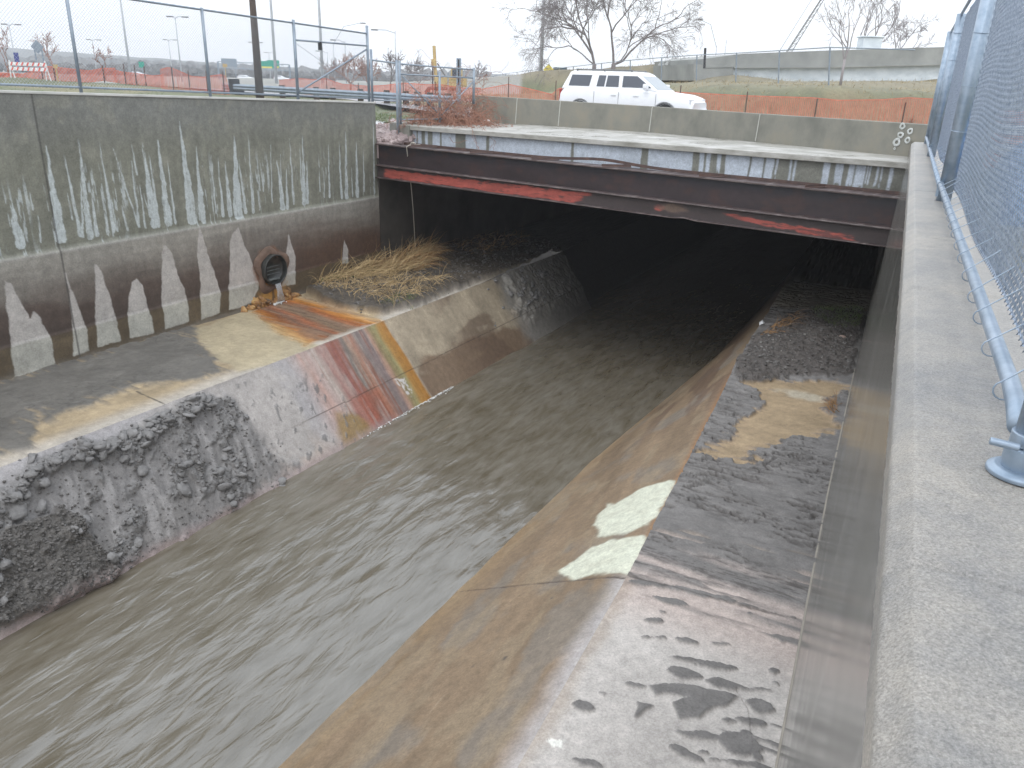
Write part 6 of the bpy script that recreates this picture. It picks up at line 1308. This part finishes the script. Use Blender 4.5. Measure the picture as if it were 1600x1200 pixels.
# ---- distant wood
m_wood_far = M_noise('bare_winter_wood', (.07, .075, .075), (.14, .13, .12), .08, .95, 0)
for nm, lab, x0, x1, Yd, h0, h1, n, sd_ in (('far_wood', 'hazy belt of winter trees along the far horizon on the left', -250, 300, 620, 4, 9, 1100, 1), ('far_wood', 'nearer low belt of bare trees along the horizon behind the gate', -190, 60, 300, 1.8, 4.2, 700, 2)):
    mb = MB(); rs = np.random.RandomState(sd_)
    for i in range(n):
        X = rs.uniform(x0 if Yd < 400 else -620, x1); Y = Yd+rs.uniform(-25, 40); hh = rs.uniform(h0, h1)*(.6+.8*fbm(np.array([X*.02]), np.array([3.]), 3, sd_)[0])*(1.25 if X < -200 else 1); z = -2.6
        blob(mb, (X, Y, z+hh*.45), (hh*.55, hh*.5, hh*.55), i % 37, 7, 5, .8)
    tag(mb.build(nm, m_wood_far), lab, 'wood', kind='stuff')
mb = MB(); P = []
xs_ = np.linspace(-1300, 700, 90); rs = np.random.RandomState(3)
ys_ = np.linspace(0, 1, 14); X, V = np.meshgrid(xs_, ys_, indexing='ij'); Z = -3+np.sin(V*math.pi)*(5+7*fbm(X*.004, X*0+2, 4, 5)+np.clip((-X-150)/45, 0, 9)); Zh = Z+fbm(X*.05, V*6, 3, 6)*2*np.sin(V*math.pi)
hl = grid_mesh('hills', np.stack([X, 760+V*240, Zh], -1), rep((.075, .08, .075), X), rep((.95,), X)[..., 0], m_surf, flip=True); hl['kind'] = 'structure'

# ---- beyond the right hand fence: blue sheet and rubbish on grey ground
m_tarp = M_noise('blue_plastic_sheet', (.03, .14, .42), (.08, .30, .65), 3, .4, .5, 12, .04); A_ = np.linspace(0, 1, 60); U, V = np.meshgrid(A_, A_, indexing='ij')
for (a0, n0, la, ln, sd_, lab) in ((9.0, .50, 5.5, 1.7, 1, 'crumpled bright blue sheet behind the near fence mesh'),):
    env = np.clip(np.sin(U*math.pi)*np.sin(V*math.pi), 0, 1)**.4; H_ = .75*env*(.5+fbm(U*5, V*5, 5, sd_)); An = a0+la*(U+.12*(fbm(U*3, V*4, 3, 2)-.5)); Nn = n0+ln*(V+.12*(fbm(U*4, V*3, 3, 3)-.5))
    o = grid_mesh('blue_sheet', np.stack([An*SA+Nn*CA, An*CA-Nn*SA, -1.2+H_], -1), None, None, m_tarp, flip=True); tag(o, lab, 'tarpaulin')
m_orr = M_noise('orange_plastic_drum', (.65, .16, .05), (.80, .24, .10), 3, .5)
dr = empty('traffic_drum', tuple(AN(16.6, .75, -1.15)), 0, label='orange traffic drum with white bands behind the near fence', cat='traffic drum'); c = Vector(AN(16.6, .75, -1.15))
for z0_, z1_, r0_, mt, nm in ((0, .25, .29, m_orr, 'drum_section'), (.25, .42, .275, m_white, 'white_band'), (.42, .58, .26, m_orr, 'drum_section'), (.58, .74, .25, m_white, 'white_band'), (.74, .95, .24, m_orr, 'drum_section')):
    mb = MB(); mb.tube([c+Vector((0, 0, z0_)), c+Vector((0, 0, z1_))], [r0_, r0_-.012], 24); keep(mb.build(nm, mt, smooth=False, bevel=.01), dr)

# ================================================================== the damp air
hz = MB(); hz.box((-250, 430, 14), (2400, 1300, 62))
hm = bpy.data.materials.new('damp_air'); hm.use_nodes = True; nt = hm.node_tree; nt.nodes.clear()
pv = nt.nodes.new('ShaderNodeVolumePrincipled'); pv.inputs['Color'].default_value = (.93, .95, 1, 1); pv.inputs['Density'].default_value = .0006; pv.inputs['Anisotropy'].default_value = .2
om = nt.nodes.new('ShaderNodeOutputMaterial'); nt.links.new(pv.outputs[0], om.inputs['Volume'])
ho = hz.build('haze', hm); ho['kind'] = 'stuff'
